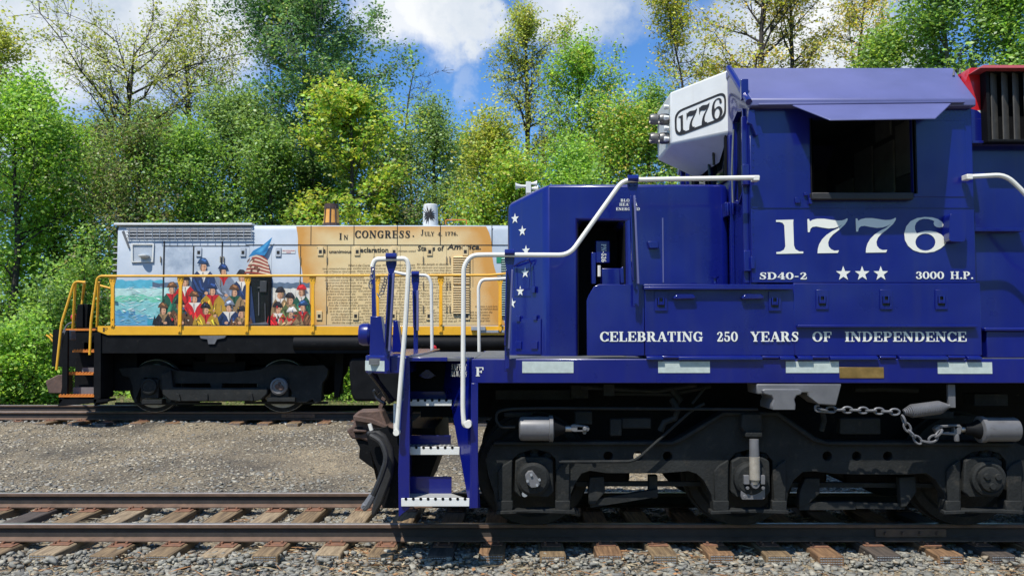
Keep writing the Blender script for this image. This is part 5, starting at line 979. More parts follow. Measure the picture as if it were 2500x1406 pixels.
# open door
mb = MB(); mb.pbox(609, 674, 659, 791, YHD - .004, .004); DR = W_(mb, 'open_doorway', GLOSSBLACK, 0, HD)
mb = MB(); mb.pbox(606, 674, 611, 793, YHD - .03, .03); mb.pbox(655, 674, 662, 793, YHD - .05, .05); WE(mb, 'door_jamb', BLACK, .004, HD)
mb = MB(); mb.pbox(634, 686, 651, 713, YHD - .035, .03); mb.pbox(628, 701, 638, 704, YHD - .03, .03); W_(mb, 'control_box', M('dull_black_box', (.05, .052, .055), .35), .004, DR)
mb = MB(); mb.tube([P(632, 713, YHD - .02), P(632, 770, YHD - .02)], .012, 6); mb.tube([P(647, 740, YHD - .02), P(648, 790, YHD - .02)], .008, 6); mb.pprism([(612, 790), (648, 786), (658, 792), (612, 793)], YHD - .05, .05); W_(mb, 'door_gear', GREY, 0, DR)
# mural: an abstract patchwork in the colours of the paintwork
MUR = M('mural_paint', (.5, .5, .5), .5, attr=True, var=.16, vscale=9)
mu = MB(); rm = random.Random(21); lay = [0]
def lin(r, g, b): return tuple(((c / 255) / 12.92 if c < 11 else ((c / 255 + .055) / 1.055) ** 2.4) for c in (r, g, b))
def patch(pts, c):
    mu.col = tuple(lin(*c)); lay[0] += 1; d = .0035 + lay[0] * .00006
    mu.prism([XZ(a, b, YHD - d) for a, b in pts], YHD - d, 0, True)
def wavy(x0, x1, yt, yb, c, amp=3):
    n = 14; patch([(x0 + (x1 - x0) * k / n, yt + rm.uniform(-amp, amp)) for k in range(n + 1)] + [(x1, yb), (x0, yb)], c)
wavy(281, 608, 691, 794, (176, 212, 205)); wavy(281, 402, 684, 704, (84, 170, 190), 2); wavy(372, 608, 690, 702, (84, 102, 122), 3); wavy(662, 756, 690, 704, (92, 110, 128), 2)
wavy(662, 756, 704, 740, (216, 214, 202), 2); wavy(281, 470, 722, 740, (112, 192, 164), 4); wavy(281, 420, 736, 794, (128, 190, 190), 4); wavy(281, 330, 760, 794, (78, 142, 178), 5); wavy(310, 380, 774, 794, (58, 150, 172), 4); wavy(281, 360, 770, 794, (96, 160, 190), 3)
for k in range(190):
    x = rm.triangular(282, 470, 320); y = rm.uniform(700, 790); a = rm.uniform(-.5, .5); l = rm.uniform(4, 12) * (.6 if x > 400 else 1); w = rm.uniform(.6, 2.0)
    c = rm.choice([(232, 240, 238), (210, 226, 228), (240, 244, 242), (120, 168, 180), (150, 200, 188), (90, 150, 150), (200, 210, 214)]); dx, dy = math.cos(a) * l, math.sin(a) * l
    patch([(x - dx, y - dy), (x - dy * w / l, y + dx * w / l - rm.uniform(0, 2)), (x + dx, y + dy), (x + dy * w / l, y - dx * w / l + rm.uniform(0, 2))], c)
def blob(cx, cy, rx, ry, c, rot=0., jag=.18, n=13):
    pts = []
    for k in range(n):
        t = 2 * math.pi * k / n; r = 1 + rm.uniform(-jag, jag); x, y = rx * r * math.cos(t), ry * r * math.sin(t); pts.append((cx + x * math.cos(rot) - y * math.sin(rot), min(793.5, cy + x * math.sin(rot) + y * math.cos(rot))))
    patch(pts, c)
def folds(cx, cy, rx, ry, c, n=6, rot=0.):
    blob(cx, cy, rx, ry, c, rot)
    for k in range(n):
        s = rm.choice([.55, .7, 1.3, 1.5]); x = cx + rm.uniform(-.6, .6) * rx; y = cy + rm.uniform(-.6, .5) * ry
        blob(x, y, rx * rm.uniform(.06, .13), ry * rm.uniform(.25, .5), tuple(min(255, int(v * s)) for v in c), rot + rm.uniform(-.5, .5), .1, 8)
BR, GR, NV, RD, OC, TN, GY, DK, WH, SK_ = (96, 66, 42), (34, 84, 64), (34, 52, 88), (190, 34, 38), (176, 138, 40), (150, 122, 84), (120, 128, 142), (30, 30, 34), (222, 214, 200), (206, 156, 120)
def sh(c, k): return tuple(max(0, min(255, int(v * k))) for v in c)
def coat(cx, top, w, c, hat, trim, s=1.5):
    """one plain painted bystander: draped coat with folds, collar, face and hat"""
    h = 793.5 - top; f = rm.choice([-1, 1]); q = lambda pts: [(cx + f * a * s, min(793.4, top + b * s)) for a, b in pts]
    w /= s; b_ = h / s
    patch(q([(-w * .3, 15), (-w * .52, 24), (-w * .6, b_ * .55), (-w * .74, b_), (w * .7, b_), (w * .55, b_ * .5), (w * .5, 23), (w * .28, 15)]), c)
    for k in range(16):
        x = rm.uniform(-.5, .5) * w; y = rm.uniform(20, b_ * .85); l = rm.uniform(8, 22); dx = rm.uniform(-5, 5); patch(q([(x, y), (x + rm.uniform(1.2, 3.2), y + 2), (x + dx + .6, y + l), (x + dx - .6, y + l)]), sh(c, rm.choice([.45, .6, .75, 1.25, 1.45, 1.7])))
    patch(q([(-w * .32, 15), (w * .28, 15), (w * .08, 22), (-w * .02, 32), (-w * .12, 23)]), trim); patch(q([(-w * .02, 17), (w * .04, 17), (w * .02, 30), (-w * .01, 31)]), sh(trim, .6))
    patch(q([(w * .38, 22), (w * .52, 27), (w * .3, 46), (-w * .1, 50), (-w * .1, 44), (w * .16, 40)]), sh(c, .72)); patch(q([(w * .42, 25), (w * .47, 28), (w * .26, 43), (0, 47), (w * .14, 42)]), sh(c, 1.35)); blob(cx - f * w * .14 * s, min(788, top + 47 * s), 3.2 * s, 2.4 * s, SK_, 0, .15, 8)
    blob(cx, top + 10 * s, 4.8 * s, 6.2 * s, SK_, 0, .05, 14); patch(q([(1.2, 5), (4.4, 6), (4.6, 11), (3, 15.6), (1.4, 15), (2.4, 10)]), sh(SK_, .66)); patch(q([(-3.4, 8.2), (-1, 7.8), (-1, 8.7), (-3.2, 9)]), DK); patch(q([(-1.6, 9), (-2.6, 12), (-1.2, 12.2)]), sh(SK_, .8)); patch(q([(-2.8, 13.4), (.2, 13.2), (-.4, 14), (-2.4, 14.2)]), (140, 70, 58)); patch(q([(3, 4), (5.4, 6), (5.2, 13), (3.8, 11)]), rm.choice([BR, DK, GY, TN]))
    patch(q([(-8.5, 5), (-6, -.5), (-3, -3.6), (3, -4.2), (6, -1), (9, 4.2), (4, 5.2), (-4, 5.8)]), hat); patch(q([(-5, -.5), (1, -3), (3, -1), (-3, 2.2)]), sh(hat, 1.8)); patch(q([(-8, 4.6), (-4, 4.2), (4, 3.8), (8.4, 3.8), (4, 5), (-4, 5.5)]), sh(hat, .5))
for a in ((590, 664, 46, NV, DK, WH), (545, 650, 50, GY, NV, RD), (572, 700, 46, TN, BR, GR), (496, 636, 54, NV, (40, 66, 100), WH, 1.7), (452, 676, 44, RD, DK, WH), (518, 696, 54, OC, NV, RD, 1.6), (474, 716, 50, RD, BR, WH), (420, 694, 46, GR, BR, RD), (438, 734, 50, BR, DK, GR), (560, 738, 52, NV, GY, WH), (502, 744, 46, OC, DK, RD), (398, 744, 38, DK, BR, TN), (590, 752, 40, BR, DK, TN),
          (684, 706, 36, TN, DK, WH), (736, 700, 38, GR, RD, WH), (708, 720, 40, (92, 104, 60), DK, TN), (678, 742, 40, RD, DK, WH), (740, 738, 38, BR, (40, 66, 100), RD), (712, 754, 42, TN, WH, RD)): coat(*a)
for k in range(7): x = 672 + k * 12; patch([(x, 728), (x + .8, 728), (x + rm.uniform(-4, 5), 694 + rm.uniform(0, 12))], BR)
pass
for k in range(40):
    x = rm.choice([rm.uniform(390, 603), rm.uniform(664, 754)]); y = rm.uniform(735, 788); blob(x, y, rm.uniform(1, 4), rm.uniform(1, 4), rm.choice([BR, GR, NV, RD, OC, TN, GY, DK, WH, (206, 156, 120), (70, 90, 120)]), 0, .3, 8)
for k in range(11):
    t0, t1 = k / 11, (k + 1) / 11; q = lambda t, u: (596 + 66 * u + (24 - 24 * t) * (1 - u) - 10 * (1 - t) * u, 626 + 46 * t - 8 * math.sin(3 * u + 1) * (1 - .4 * t))
    patch([q(t0, u) for u in (0, .25, .5, .75, 1)] + [q(t1, u) for u in (1, .75, .5, .25, 0)], [(150, 62, 48), (214, 190, 162)][k % 2])
for k in range(8): blob(rm.uniform(606, 648), rm.uniform(632, 664), rm.uniform(1.5, 4), rm.uniform(4, 8), rm.choice([(96, 52, 40), (120, 80, 58), (232, 214, 190)]), rm.uniform(.2, .9), .2, 8)
patch([(606, 628), (618, 612), (640, 600), (652, 590), (665, 579), (658, 598), (652, 614), (646, 624), (626, 622)], (44, 126, 176)); patch([(624, 616), (640, 604), (656, 590), (646, 606), (636, 616)], (72, 156, 200)); patch([(640, 618), (650, 604), (658, 592), (652, 612)], (28, 96, 146))
mu.build('painted_mural', MUR, HD, smooth=False)
# parchment
def parchment():
    m = M('parchment_paint', (.70, .525, .25), .5, var=.1, vscale=1.5, col2=(.80, .635, .345)); nt = m.node_tree; L = nt.links.new; b = nt.nodes['Principled BSDF']; src = b.inputs['Base Color'].links[0].from_socket
    at = N(nt, 'ShaderNodeAttribute', attribute_name='tone'); tc = N(nt, 'ShaderNodeTexCoord'); n = N(nt, 'ShaderNodeTexNoise'); n.inputs['Scale'].default_value = 3.2; n.inputs['Detail'].default_value = 6; L(tc.outputs['Object'], n.inputs['Vector'])
    ad = N(nt, 'ShaderNodeMath', op='MULTIPLY_ADD'); L(n.outputs['Fac'], ad.inputs[0]); ad.inputs[1].default_value = .5; sp = N(nt, 'ShaderNodeSeparateColor'); L(at.outputs['Color'], sp.inputs[0]); L(sp.outputs[0], ad.inputs[2])
    mr = N(nt, 'ShaderNodeMapRange'); L(ad.outputs[0], mr.inputs[0]); mr.inputs[1].default_value = .42; mr.inputs[2].default_value = 1.05
    mx = N(nt, 'ShaderNodeMix', data_type='RGBA'); L(mr.outputs[0], mx.inputs[0]); L(src, mx.inputs[6]); mx.inputs[7].default_value = (.62, .30, .06, 1); L(mx.outputs[2], b.inputs['Base Color']); return m
def parch():
    """scroll painted on the hood; 'tone' holds how scorched the painted edge is"""
    pts = {}; NX, NZ = 40, 16; V = []; F = []; C = []
    for j in range(NZ + 1):
        t = j / NZ; py = 553 + (794 - 553) * t; l = 723 + 33 * t ** 1.2 + 2 * math.sin(t * 17); r = 1187 + 45 * t ** .8 + 3 * math.sin(t * 13)
        for i in range(NX + 1): s = i / NX; V.append(P(l + (r - l) * s, py, YHD - .0025)); 
    for p in V: p.y = YHD - .0025
    for j in range(NZ):
        for i in range(NX):
            a = j * (NX + 1) + i; F.append((a, a + NX + 1, a + NX + 2, a + 1))
    me = bpy.data.meshes.new('parchment'); o0 = worigin(HD); me.from_pydata([tuple(p - o0) for p in V], [], F); me.materials.append(parchment())
    at = me.color_attributes.new('tone', 'FLOAT_COLOR', 'POINT'); arr = []
    for j in range(NZ + 1):
        for i in range(NX + 1):
            s, t = i / NX, j / NZ; e = max(math.exp(-s * 9), math.exp(-(1 - s) * 8) * 1.1, math.exp(-t * 9) * .75); arr += [e, e, e, 1.]
    at.data.foreach_set('color', arr); o = bpy.data.objects.new('painted_parchment', me); COL.objects.link(o); o.parent = HD
parch()
mb = MB(); [mb.pbox(*q, YHD - .009, .003) for q in ((758, 549, 760, 598), (863, 549, 865, 598), (969, 549, 971, 598), (1074, 549, 1076, 598), (1200, 549, 1202, 600), (735, 597.5, 1240, 599), (600, 597, 735, 598.5),
    (398, 588, 399.2, 792), (470, 600, 471.2, 792), (540, 590, 541.2, 792), (608, 598, 609.2, 674), (662, 600, 663, 674), (732, 600, 733.2, 792), (797, 600, 798.2, 792), (855, 600, 856, 792), (912, 600, 913, 792), (976, 600, 977, 792), (1033, 600, 1034, 792), (1089, 600, 1090, 792), (1154, 600, 1155, 700), (398, 599.5, 608, 600.7))]
each(mb, 'door_seam', INK, HD)
PARM = M('latch_tan', (.68, .52, .27), .45, var=.1); LGR = M('latch_grey', (.45, .49, .53), .45, var=.1)
def lt2(cx, cy, mat, w=7, h=11):
    mb = MB(); mb.pbox(cx - w, cy - h, cx + w, cy + h, YHD - .022, .02); o = W_(mb, 'latch', mat, .004, HD); mb = MB(); mb.pbox(cx - w * .5, cy - h * .25, cx + w * .5, cy + h * .5, YHD - .026, .004); mb.build('latch_recess', INK, o)
for a in (485, 593, 679): lt2(a, 615, LGR)
for a in (480, 586, 680, 404): lt2(a, 770, M('latch_mural', (.10, .12, .16), .45))
for a in (782, 872, 962, 1049, 1136): lt2(a, 613, PARM)
for a in (779, 868, 960, 1047, 1140): lt2(a, 770, PARM)
mb = MB()
for a, b in ((392, 633), (538, 633), (546, 633), (733, 633), (798, 633), (976 - 63, 633), (1033, 633), (1090, 633), (1098, 633), (797, 695), (1033, 695), (1090, 695), (1098, 695), (797, 752), (1033, 752), (1090, 752), (1098, 752), (538, 690), (540, 752), (732, 690), (732, 752)): mb.tube([P(a, b - 7, YHD - .02), P(a, b + 8, YHD - .02)], .012, 6)
each(mb, 'door_hinge', M('hinge_brown', (.28, .23, .15), .5), HD)  # hinges in one even tan brown, darker than the latches
mb = MB()
for j, (y0, n_) in enumerate(((626, 12), (699, 12))):
    for k in range(n_):
        py = y0 + k * 5.7; p0, p1 = P(1106, py, YHD), P(1147, py, YHD); mb.hexa([(p0.x, YHD - .05, p0.z - .024), (p1.x, YHD - .05, p0.z - .024), (p1.x, YHD, p0.z - .03), (p0.x, YHD, p0.z - .03), (p0.x + .02, YHD - .045, p0.z - .016), (p1.x - .02, YHD - .045, p0.z - .016), (p1.x - .02, YHD, p0.z), (p0.x + .02, YHD, p0.z)])
W_(mb, 'louvre_panel', PARM, 0, HD)
mb = MB()
for k in range(25): py = 630 + k * 5.7; p0, p1 = P(1223, py, YHD), P(1262, py, YHD); mb.hexa([(p0.x, YHD - .05, p0.z - .024), (p1.x, YHD - .05, p0.z - .024), (p1.x, YHD, p0.z - .03), (p0.x, YHD, p0.z - .03), (p0.x + .02, YHD - .045, p0.z - .016), (p1.x - .02, YHD - .045, p0.z - .016), (p1.x - .02, YHD, p0.z), (p0.x + .02, YHD, p0.z)])
W_(mb, 'louvre_panel', M('louvre_teal', (.30, .40, .36), .5, var=.3), 0, HD)
mb = MB(); mb.pbox(1212, 626, 1230, 642, YHD - .007, .003); W_(mb, 'painted_green_patch', M('mural_green', (.02, .25, .12), .5), 0, HD)
# writing on the scroll
fy = flat(YHD - .006); mb = MB()
def word(s, a, b, yb, yc, gap=.06): p, q = P(a, yb, YHD - .006), P(b, yc, YHD - .006); letters(mb, s, p.x, q.x, p.z, q.z, fy, gap, .0002)
word('I', 828, 835, 585, 569.5); word('N', 839, 850, 585, 574); word('CONGRESS', 866, 1002, 581, 563, .1); word('.', 1006, 1012, 578, 564)
word('J', 1027, 1034, 575, 561); word('ULY', 1036, 1060, 576, 566); word('4.', 1068, 1080, 576, 567); word('1776.', 1086, 1118, 575, 566)
W_(mb, 'heading_lettering', INK, 0, HD, smooth=False)
mb = MB()
def hand(s, a, b, yb, h, sh, bold=0.): p, q = P(a, yb, YHD - .006), P(b, yb, YHD - .006); plain(mb, s, p.x, q.x, p.z, h * 16.45 / FPX, fy, sh, .003, bold)
hand('The', 774, 795, 618, 14, 0, .022); hand('unanimous', 803, 858, 618, 8, 0, .022); hand('Declaration', 866, 948, 616, 12, 0, .022); hand('of the thirteen united', 953, 1015, 615, 5, .2); hand('States of', 1019, 1084, 612, 12, .1, .022); hand('America.', 1092, 1174, 609, 13, .2, .022)
W_(mb, 'title_lettering', INK, 0, HD, smooth=False)
mb = MB(); TXT = ('When in the Course of human events it becomes necessary for one people to dissolve the political bands which have connected them with another and to assume among the powers of the earth the separate and equal station to which the Laws of Nature and of Natures God entitle them a decent respect to the opinions of mankind requires that they should declare the causes which impel them to the separation We hold these truths to be self evident that all men are created equal that they are endowed by their Creator with certain unalienable Rights that among these are Life Liberty and the pursuit of Happiness '
  'That to secure these rights Governments are instituted among Men deriving their just powers from the consent of the governed That whenever any Form of Government becomes destructive of these ends it is the Right of the People to alter or to abolish it and to institute new Government laying its foundation on such principles and organizing its powers in such form as to them shall seem most likely to effect their Safety and Happiness Prudence indeed will dictate that Governments long established should not be changed for light and transient causes ').split()
ti = 0; rw = random.Random(3)
for k in range(21):
    yb = 651 + k * 6.9; x = (850 if k == 0 else 786 + k * 1.2) + rw.uniform(-2, 2); xe = 1190 + k * 1.6
    while x < xe - 30:
        ws_ = []
        while sum(len(w) + 1 for w in ws_) < 24: ws_.append(TXT[ti % len(TXT)]); ti += 1
        s = ' '.join(ws_); w = min(len(s) * 3.0, xe - x)
        if not (1100 - w < x < 1150 and yb < 765): hand(s, x, x + w, yb + rw.uniform(-.5, .5) - (x - 786) * .014, 4.4 if k else 5.5, .45)
        elif x + 20 < 1102: hand(s[:int((1102 - x) / 3)], x, 1102, yb - (x - 786) * .014, 3.9, .45)
        x += w + 3 + (rw.random() < .12) * 14
W_(mb, 'script_lettering', M('faded_ink', (.05, .03, .014), .6), 0, HD, smooth=False)
mb = MB(); mb.pbox(688, 609.5, 721, 618.5, YHD - .008, .004); SG = W_(mb, 'fire_sign', WHITE, 0, HD); mb = MB(); pp = lambda s, a, b, y, h: plain(mb, s, P(a, y, YHD - .012).x, P(b, y, YHD - .012).x, P(a, y, YHD - .012).z, h * 16.45 / FPX, flat(YHD - .010), 0, .002); pp('FIRE EXTINGUISHER', 689.5, 719.5, 613.6, 3); pp('INSIDE', 699, 710, 617.8, 3); mb.build('fire_sign_lettering', RED, SG, smooth=False)
mb = MB(); mb.pbox(627, 660, 642, 668, YHD - .012, .004); SG = W_(mb, 'brake_sign', RED, 0, HD); mb = MB(); pp('BRAKE', 629, 640, 666, 4); mb.build('brake_sign_lettering', WHITE, SG, smooth=False)
# stacks
c = P(809, 546, YM - .5); mb = MB(); sc_ = (YM - .5) / FPX
mb.lathe((c.x, YM - .5, zh2 - .02), (0, 0, 1), [(0, 20 * sc_), (.02, 20 * sc_), (.30, 17.5 * sc_), (.44, 16 * sc_), (.47, 15.5 * sc_), (.48, 12 * sc_), (.40, 11 * sc_)], 24); SK = W_(mb, 'exhaust_stack', M('stack_orange', (.68, .27, .04), .55, col2=(.80, .45, .11), vscale=4, dirt=((.22, .08, .03), 5, .6, .6)))
mb = MB(); [mb.lathe((c.x, YM - .5, zh2 + z), (0, 0, 1), [(0, r * sc_), (.001, (r + .8) * sc_), (h, (r + .7) * sc_), (h + .001, r * sc_)], 24) for z, r, h in ((-.01, 19.6, .08), (.36, 17, .07), (.43, 16, .03))]; [mb.tube([(c.x + math.sin(a) * 19.9 * sc_, YM - .5 - math.cos(a) * 19.9 * sc_, zh2), (c.x + math.sin(a) * 16.6 * sc_, YM - .5 - math.cos(a) * 16.6 * sc_, zh2 + .42)], .018, 6) for a in (-.75, .05, .8)]; W_(mb, 'stack_band', M('stack_band', (.07, .04, .03), .6), 0, SK)
c = P(1051, 548, YM - .5); mb = MB(); mb.lathe((c.x, YM - .5, zh2 - .02), (0, 0, 1), [(0, 19 * sc_), (.46, 17.5 * sc_), (.475, 16 * sc_), (.476, 12 * sc_), (.4, 11 * sc_)], 28); SK = W_(mb, 'exhaust_stack', WHITE)
mb = MB(); rk = random.Random(4)
for k in range(40):
    a = rk.uniform(0, 6.28); l = rk.uniform(.1, .225); w = rk.uniform(.008, .017); s, u = math.cos(a), math.sin(a)
    pts = [(s * t * l + (-u) * w * (1 - t) * q, u * t * l + s * w * (1 - t) * q) for t, q in ((0, 1), (.5, 1.4), (1, 0), (.5, -1.4), (0, -1))]
    def wrap(x, z): t = x / (18.3 * sc_) - .1; r = (18.9 - (z + .22) / .46 * 1.2) * sc_ + .004 + k * .0001; return (c.x + r * math.sin(t), YM - .5 - r * math.cos(t), zh2 + .22 + z)
    mb.add([wrap(x, z) for x, z in pts], [(4, 3, 1, 0), (3, 2, 1)] if True else [])
W_(mb, 'painted_splatter', INK, 0, SK, smooth=False)
mb = MB(); mb.tube(fillet([P(1088, 548, YM - .2), P(1088, 537, YM - .2), P(1139, 537, YM - .2), P(1139, 548, YM - .2)], .04), .012, 6); W_(mb, 'roof_grab_iron', ORANGE)
# truck of the switcher
YK2 = 16.3
def zx(l): return [(a / 4.1667 + 280, b / 4.1667 + 840) for a, b in l]
T2 = thing('truck', None, None, (0, 0, 0)); T2.parent = SWL; T2.location = Vector((P(522, 940, YK2).x, YK2, .7)) - Vector(SWL.location)
fr = zx([(40, 250), (90, 240), (240, 236), (330, 208), (520, 218), (590, 250), (630, 268), (760, 278), (880, 285), (1200, 285), (1340, 270), (1480, 258), (1570, 212), (1760, 198), (1900, 222), (2130, 212), (2170, 255), (2160, 330), (2110, 400), (2100, 580), (2040, 600), (2010, 560), (1950, 590), (1830, 590), (1810, 545), (1800, 480), (1760, 420), (1740, 350), (1620, 340), (1590, 380), (1580, 440), (1555, 510), (1500, 560), (1430, 580), (650, 582), (560, 570), (490, 510), (450, 420), (440, 345), (300, 340), (270, 420), (230, 520), (225, 585), (200, 590), (180, 420), (150, 340), (80, 320)])
o = MB().pprism(fr, YK2, .16, [zx([(615, 400), (970, 398), (980, 445), (610, 440)]), zx([(1095, 398), (1450, 400), (1450, 440), (1085, 448)])]); o.build('side_frame', TRUCK, T2, .015); MB().add([(x, 2 * YM - y, z) for x, y, z in o.v], [q[::-1] for q in o.f]).build('side_frame', TRUCK, T2)
MB().pprism(zx([(470, 300), (570, 260), (590, 440), (1450, 450), (1550, 445), (1550, 510), (1500, 560), (1430, 582), (650, 584), (560, 572), (485, 510)]), YK2 - .12, .1).build('equaliser_beam', TRUCK, T2, .02)
each(MB().pprism(zx([(620, 500), (655, 510), (670, 580), (645, 580)]), YK2 - .16, .05).pprism(zx([(1370, 500), (1395, 500), (1410, 575), (1385, 580)]), YK2 - .16, .05).pprism(zx([(900, 500), (945, 505), (945, 570), (925, 570)]), YK2 - .15, .03), 'beam_hanger', TRUCK, T2, .005)
each(MB().pbox(346, 975, 395, 986, YK2 - .08, .2).pbox(652, 970, 720, 980, YK2 - .08, .2).pbox(280, 982, 540, 988, YK2 + .1, .05).pbox(596, 980, 800, 986, YK2 + .1, .05).pprism(zx([(2010, 330), (2080, 330), (2130, 560), (2060, 590)]), YK2 + .1, .1), 'brake_rod', TRUCK, T2, .004)
for k, px in enumerate((365, 682)):
    c = P(px, 943, YK2 - .05); mb = MB(); mb.pprism([(px - 22, 925), (px + 22, 925), (px + 22, 972), (px - 22, 972)], YK2 - .04, .2); bx = mb.build('axle_box', TRUCK, T2, .015)
    mb = MB(); mb.lathe(c, (0, -1, 0), [(0, .17), (.05, .165), (.07, .13), (.05, .12), (.055, .0)] if k else [(0, .16), (.05, .15), (.06, .12), (.045, .11), (.05, .0)], 24); mb.build('axle_cap', GREY if k else TRUCK, bx)
    if k: mb = MB(); [mb.lathe(P(682 + dx, 943 + dy, YK2 - .11), (0, -1, 0), [(0, r), (.02, r * .8)], 10) for dx, dy, r in ((-5, 0, .05), (4, 3, .055), (0, -8, .03))]; mb.build('cap_casting', RUST, bx)
    xw = c.x
    for yy, sgn in ((T2Y1 - .03, 1), (T2Y2 + .03, -1)):
        mb = MB(); mb.lathe((xw, yy - .06 * sgn, T2Z + .508), (0, sgn, 0), [(0, .0), (0, .12), (.03, .40), (.0, .43), (.0, .505), (.105, .514), (.107, .537), (.13, .537), (.14, .46), (.11, .40), (.11, .0)], 40); mb.build('wheel', TRUCK, T2)
        mb = MB(); mb.lathe((xw, yy - .055 * sgn, T2Z + .508), (0, sgn, 0), [(.0, .499), (.001, .512), (.1, .519)], 40); mb.build('tread_band', STEEL, T2.children[-1] if T2.children[-1].name.startswith('wheel') else T2)
    MB().tube([(xw, YK2, T2Z + .508), (xw, 2 * YM - YK2, T2Z + .508)], .09, 14).build('axle', TRUCK, T2)
    MB().box(xw + (.12 if k == 0 else -.9), xw + (.9 if k == 0 else -.12), YM - .5, YM + .5, .62, 1.2).build('traction_motor', BLACK, T2, .06)
mb = MB(); mb.pbox(470, 880, 600, 915, YK2 + .3, 1.5); mb.pprism([(820, 860), (840, 860), (838, 920), (828, 970), (815, 972), (815, 900)], YK2 + .2, .1); mb.pbox(500, 855, 575, 885, YK2 + .1, .3); each(mb, 'bolster', BLACK, T2, .02)
c = P(1560, 943, YK2)
mb = MB()
for k in range(7): mb.tube([P(300 + k * 75, 860, YK2 + .5 + .1 * (k % 3)), P(330 + k * 75, 880 + 6 * (k % 2), YK2 + .5)], .03, 6)
WE(mb, 'hanging_pipe', BLACK)

# ================================================================== trees and undergrowth
def leafmat(name):
    m = bpy.data.materials.new(name); m.use_nodes = True; nt = m.node_tree; L = nt.links.new; b = nt.nodes['Principled BSDF']; b.inputs['Roughness'].default_value = .42; b.inputs['Specular IOR Level'].default_value = .45
    at = N(nt, 'ShaderNodeAttribute', attribute_name='tone'); L(at.outputs['Color'], b.inputs['Base Color'])
    t = N(nt, 'ShaderNodeBsdfTranslucent'); g = N(nt, 'ShaderNodeMix', data_type='RGBA', blend_type='MULTIPLY'); g.inputs[0].default_value = 1; L(at.outputs['Color'], g.inputs[6]); g.inputs[7].default_value = (1.4, 1.42, .8, 1); L(g.outputs[2], t.inputs[0])
    mx = N(nt, 'ShaderNodeMixShader'); mx.inputs[0].default_value = .46; L(b.outputs[0], mx.inputs[1]); L(t.outputs[0], mx.inputs[2]); L(mx.outputs[0], nt.nodes['Material Output'].inputs[0]); return m
LEAF = leafmat('leaf')
BARKS = {'grey': M('grey_bark', (.13, .115, .095), .9, var=.35, vscale=8, bump=.4, bscale=25), 'dark': M('dark_bark', (.045, .038, .032), .9, var=.35, vscale=8, bump=.4, bscale=25), 'pale': M('pale_bark', (.33, .31, .27), .85, var=.25, vscale=6, bump=.3)}
def tubes_np(segs, n):
    """segs: list of (p0, p1, r0, r1) -> vertices, quads"""
    a = np.array([s[0] for s in segs]); b = np.array([s[1] for s in segs]); r0 = np.array([s[2] for s in segs]); r1 = np.array([s[3] for s in segs])
    d = b - a; d /= np.linalg.norm(d, axis=1, keepdims=True) + 1e-9; up = np.where(np.abs(d[:, 2:3]) > .9, [[1., 0, 0]], [[0, 0, 1.]]); u = np.cross(d, up); u /= np.linalg.norm(u, axis=1, keepdims=True) + 1e-9; w = np.cross(d, u)
    t = np.arange(n) * 2 * math.pi / n; ring = u[:, None] * np.cos(t)[None, :, None] + w[:, None] * np.sin(t)[None, :, None]
    V = np.concatenate([a[:, None] + ring * r0[:, None, None], b[:, None] + ring * r1[:, None, None]], 1).reshape(-1, 3)
    k = np.arange(n); q = np.stack([k, (k + 1) % n, (k + 1) % n + n, k + n], 1); F = (q[None] + (np.arange(len(segs)) * 2 * n)[:, None, None]).reshape(-1, 4); return V, F
def leaves_np(g, cen, n, spread, size, cols, flatn=.55, aspect=.62, droop=0., pal_clump=.5):
    """n leaves round the given clump centres; every leaf a small folded blade"""
    ci = g.integers(0, len(cen), n); c = cen[ci] + g.normal(0, 1, (n, 3)) * spread * np.array([1, 1, flatn]); c[:, 2] -= np.abs(g.normal(0, 1, n)) * droop
    a = g.uniform(0, 6.283, n); d = np.stack([np.cos(a), np.sin(a), g.normal(-.25 - droop, .45, n)], 1); d /= np.linalg.norm(d, axis=1, keepdims=True)
    nr = g.normal(0, .6, (n, 3)) + np.array([-.15, -.62, .8]); w = np.cross(d, nr); w /= np.linalg.norm(w, axis=1, keepdims=True); nn = np.cross(w, d)
    l = size * g.uniform(.45, 1.6, n); l = l[:, None]
    V = np.stack([c - d * l * .5, c + w * l * aspect * .5 + nn * l * .1, c + d * l * .5, c - w * l * aspect * .5 + nn * l * .1], 1).reshape(-1, 3)
    F = np.arange(n * 4).reshape(-1, 4); cols = np.array(cols); cc = g.integers(0, len(cols), len(cen)); pick = np.where(g.random(n) < pal_clump, cc[ci], g.integers(0, len(cols), n))
    T = cols[pick] * (g.uniform(.72, 1.28, (len(cen), 1))[ci]) * g.uniform(.75, 1.25, (n, 1)); return V, F, T
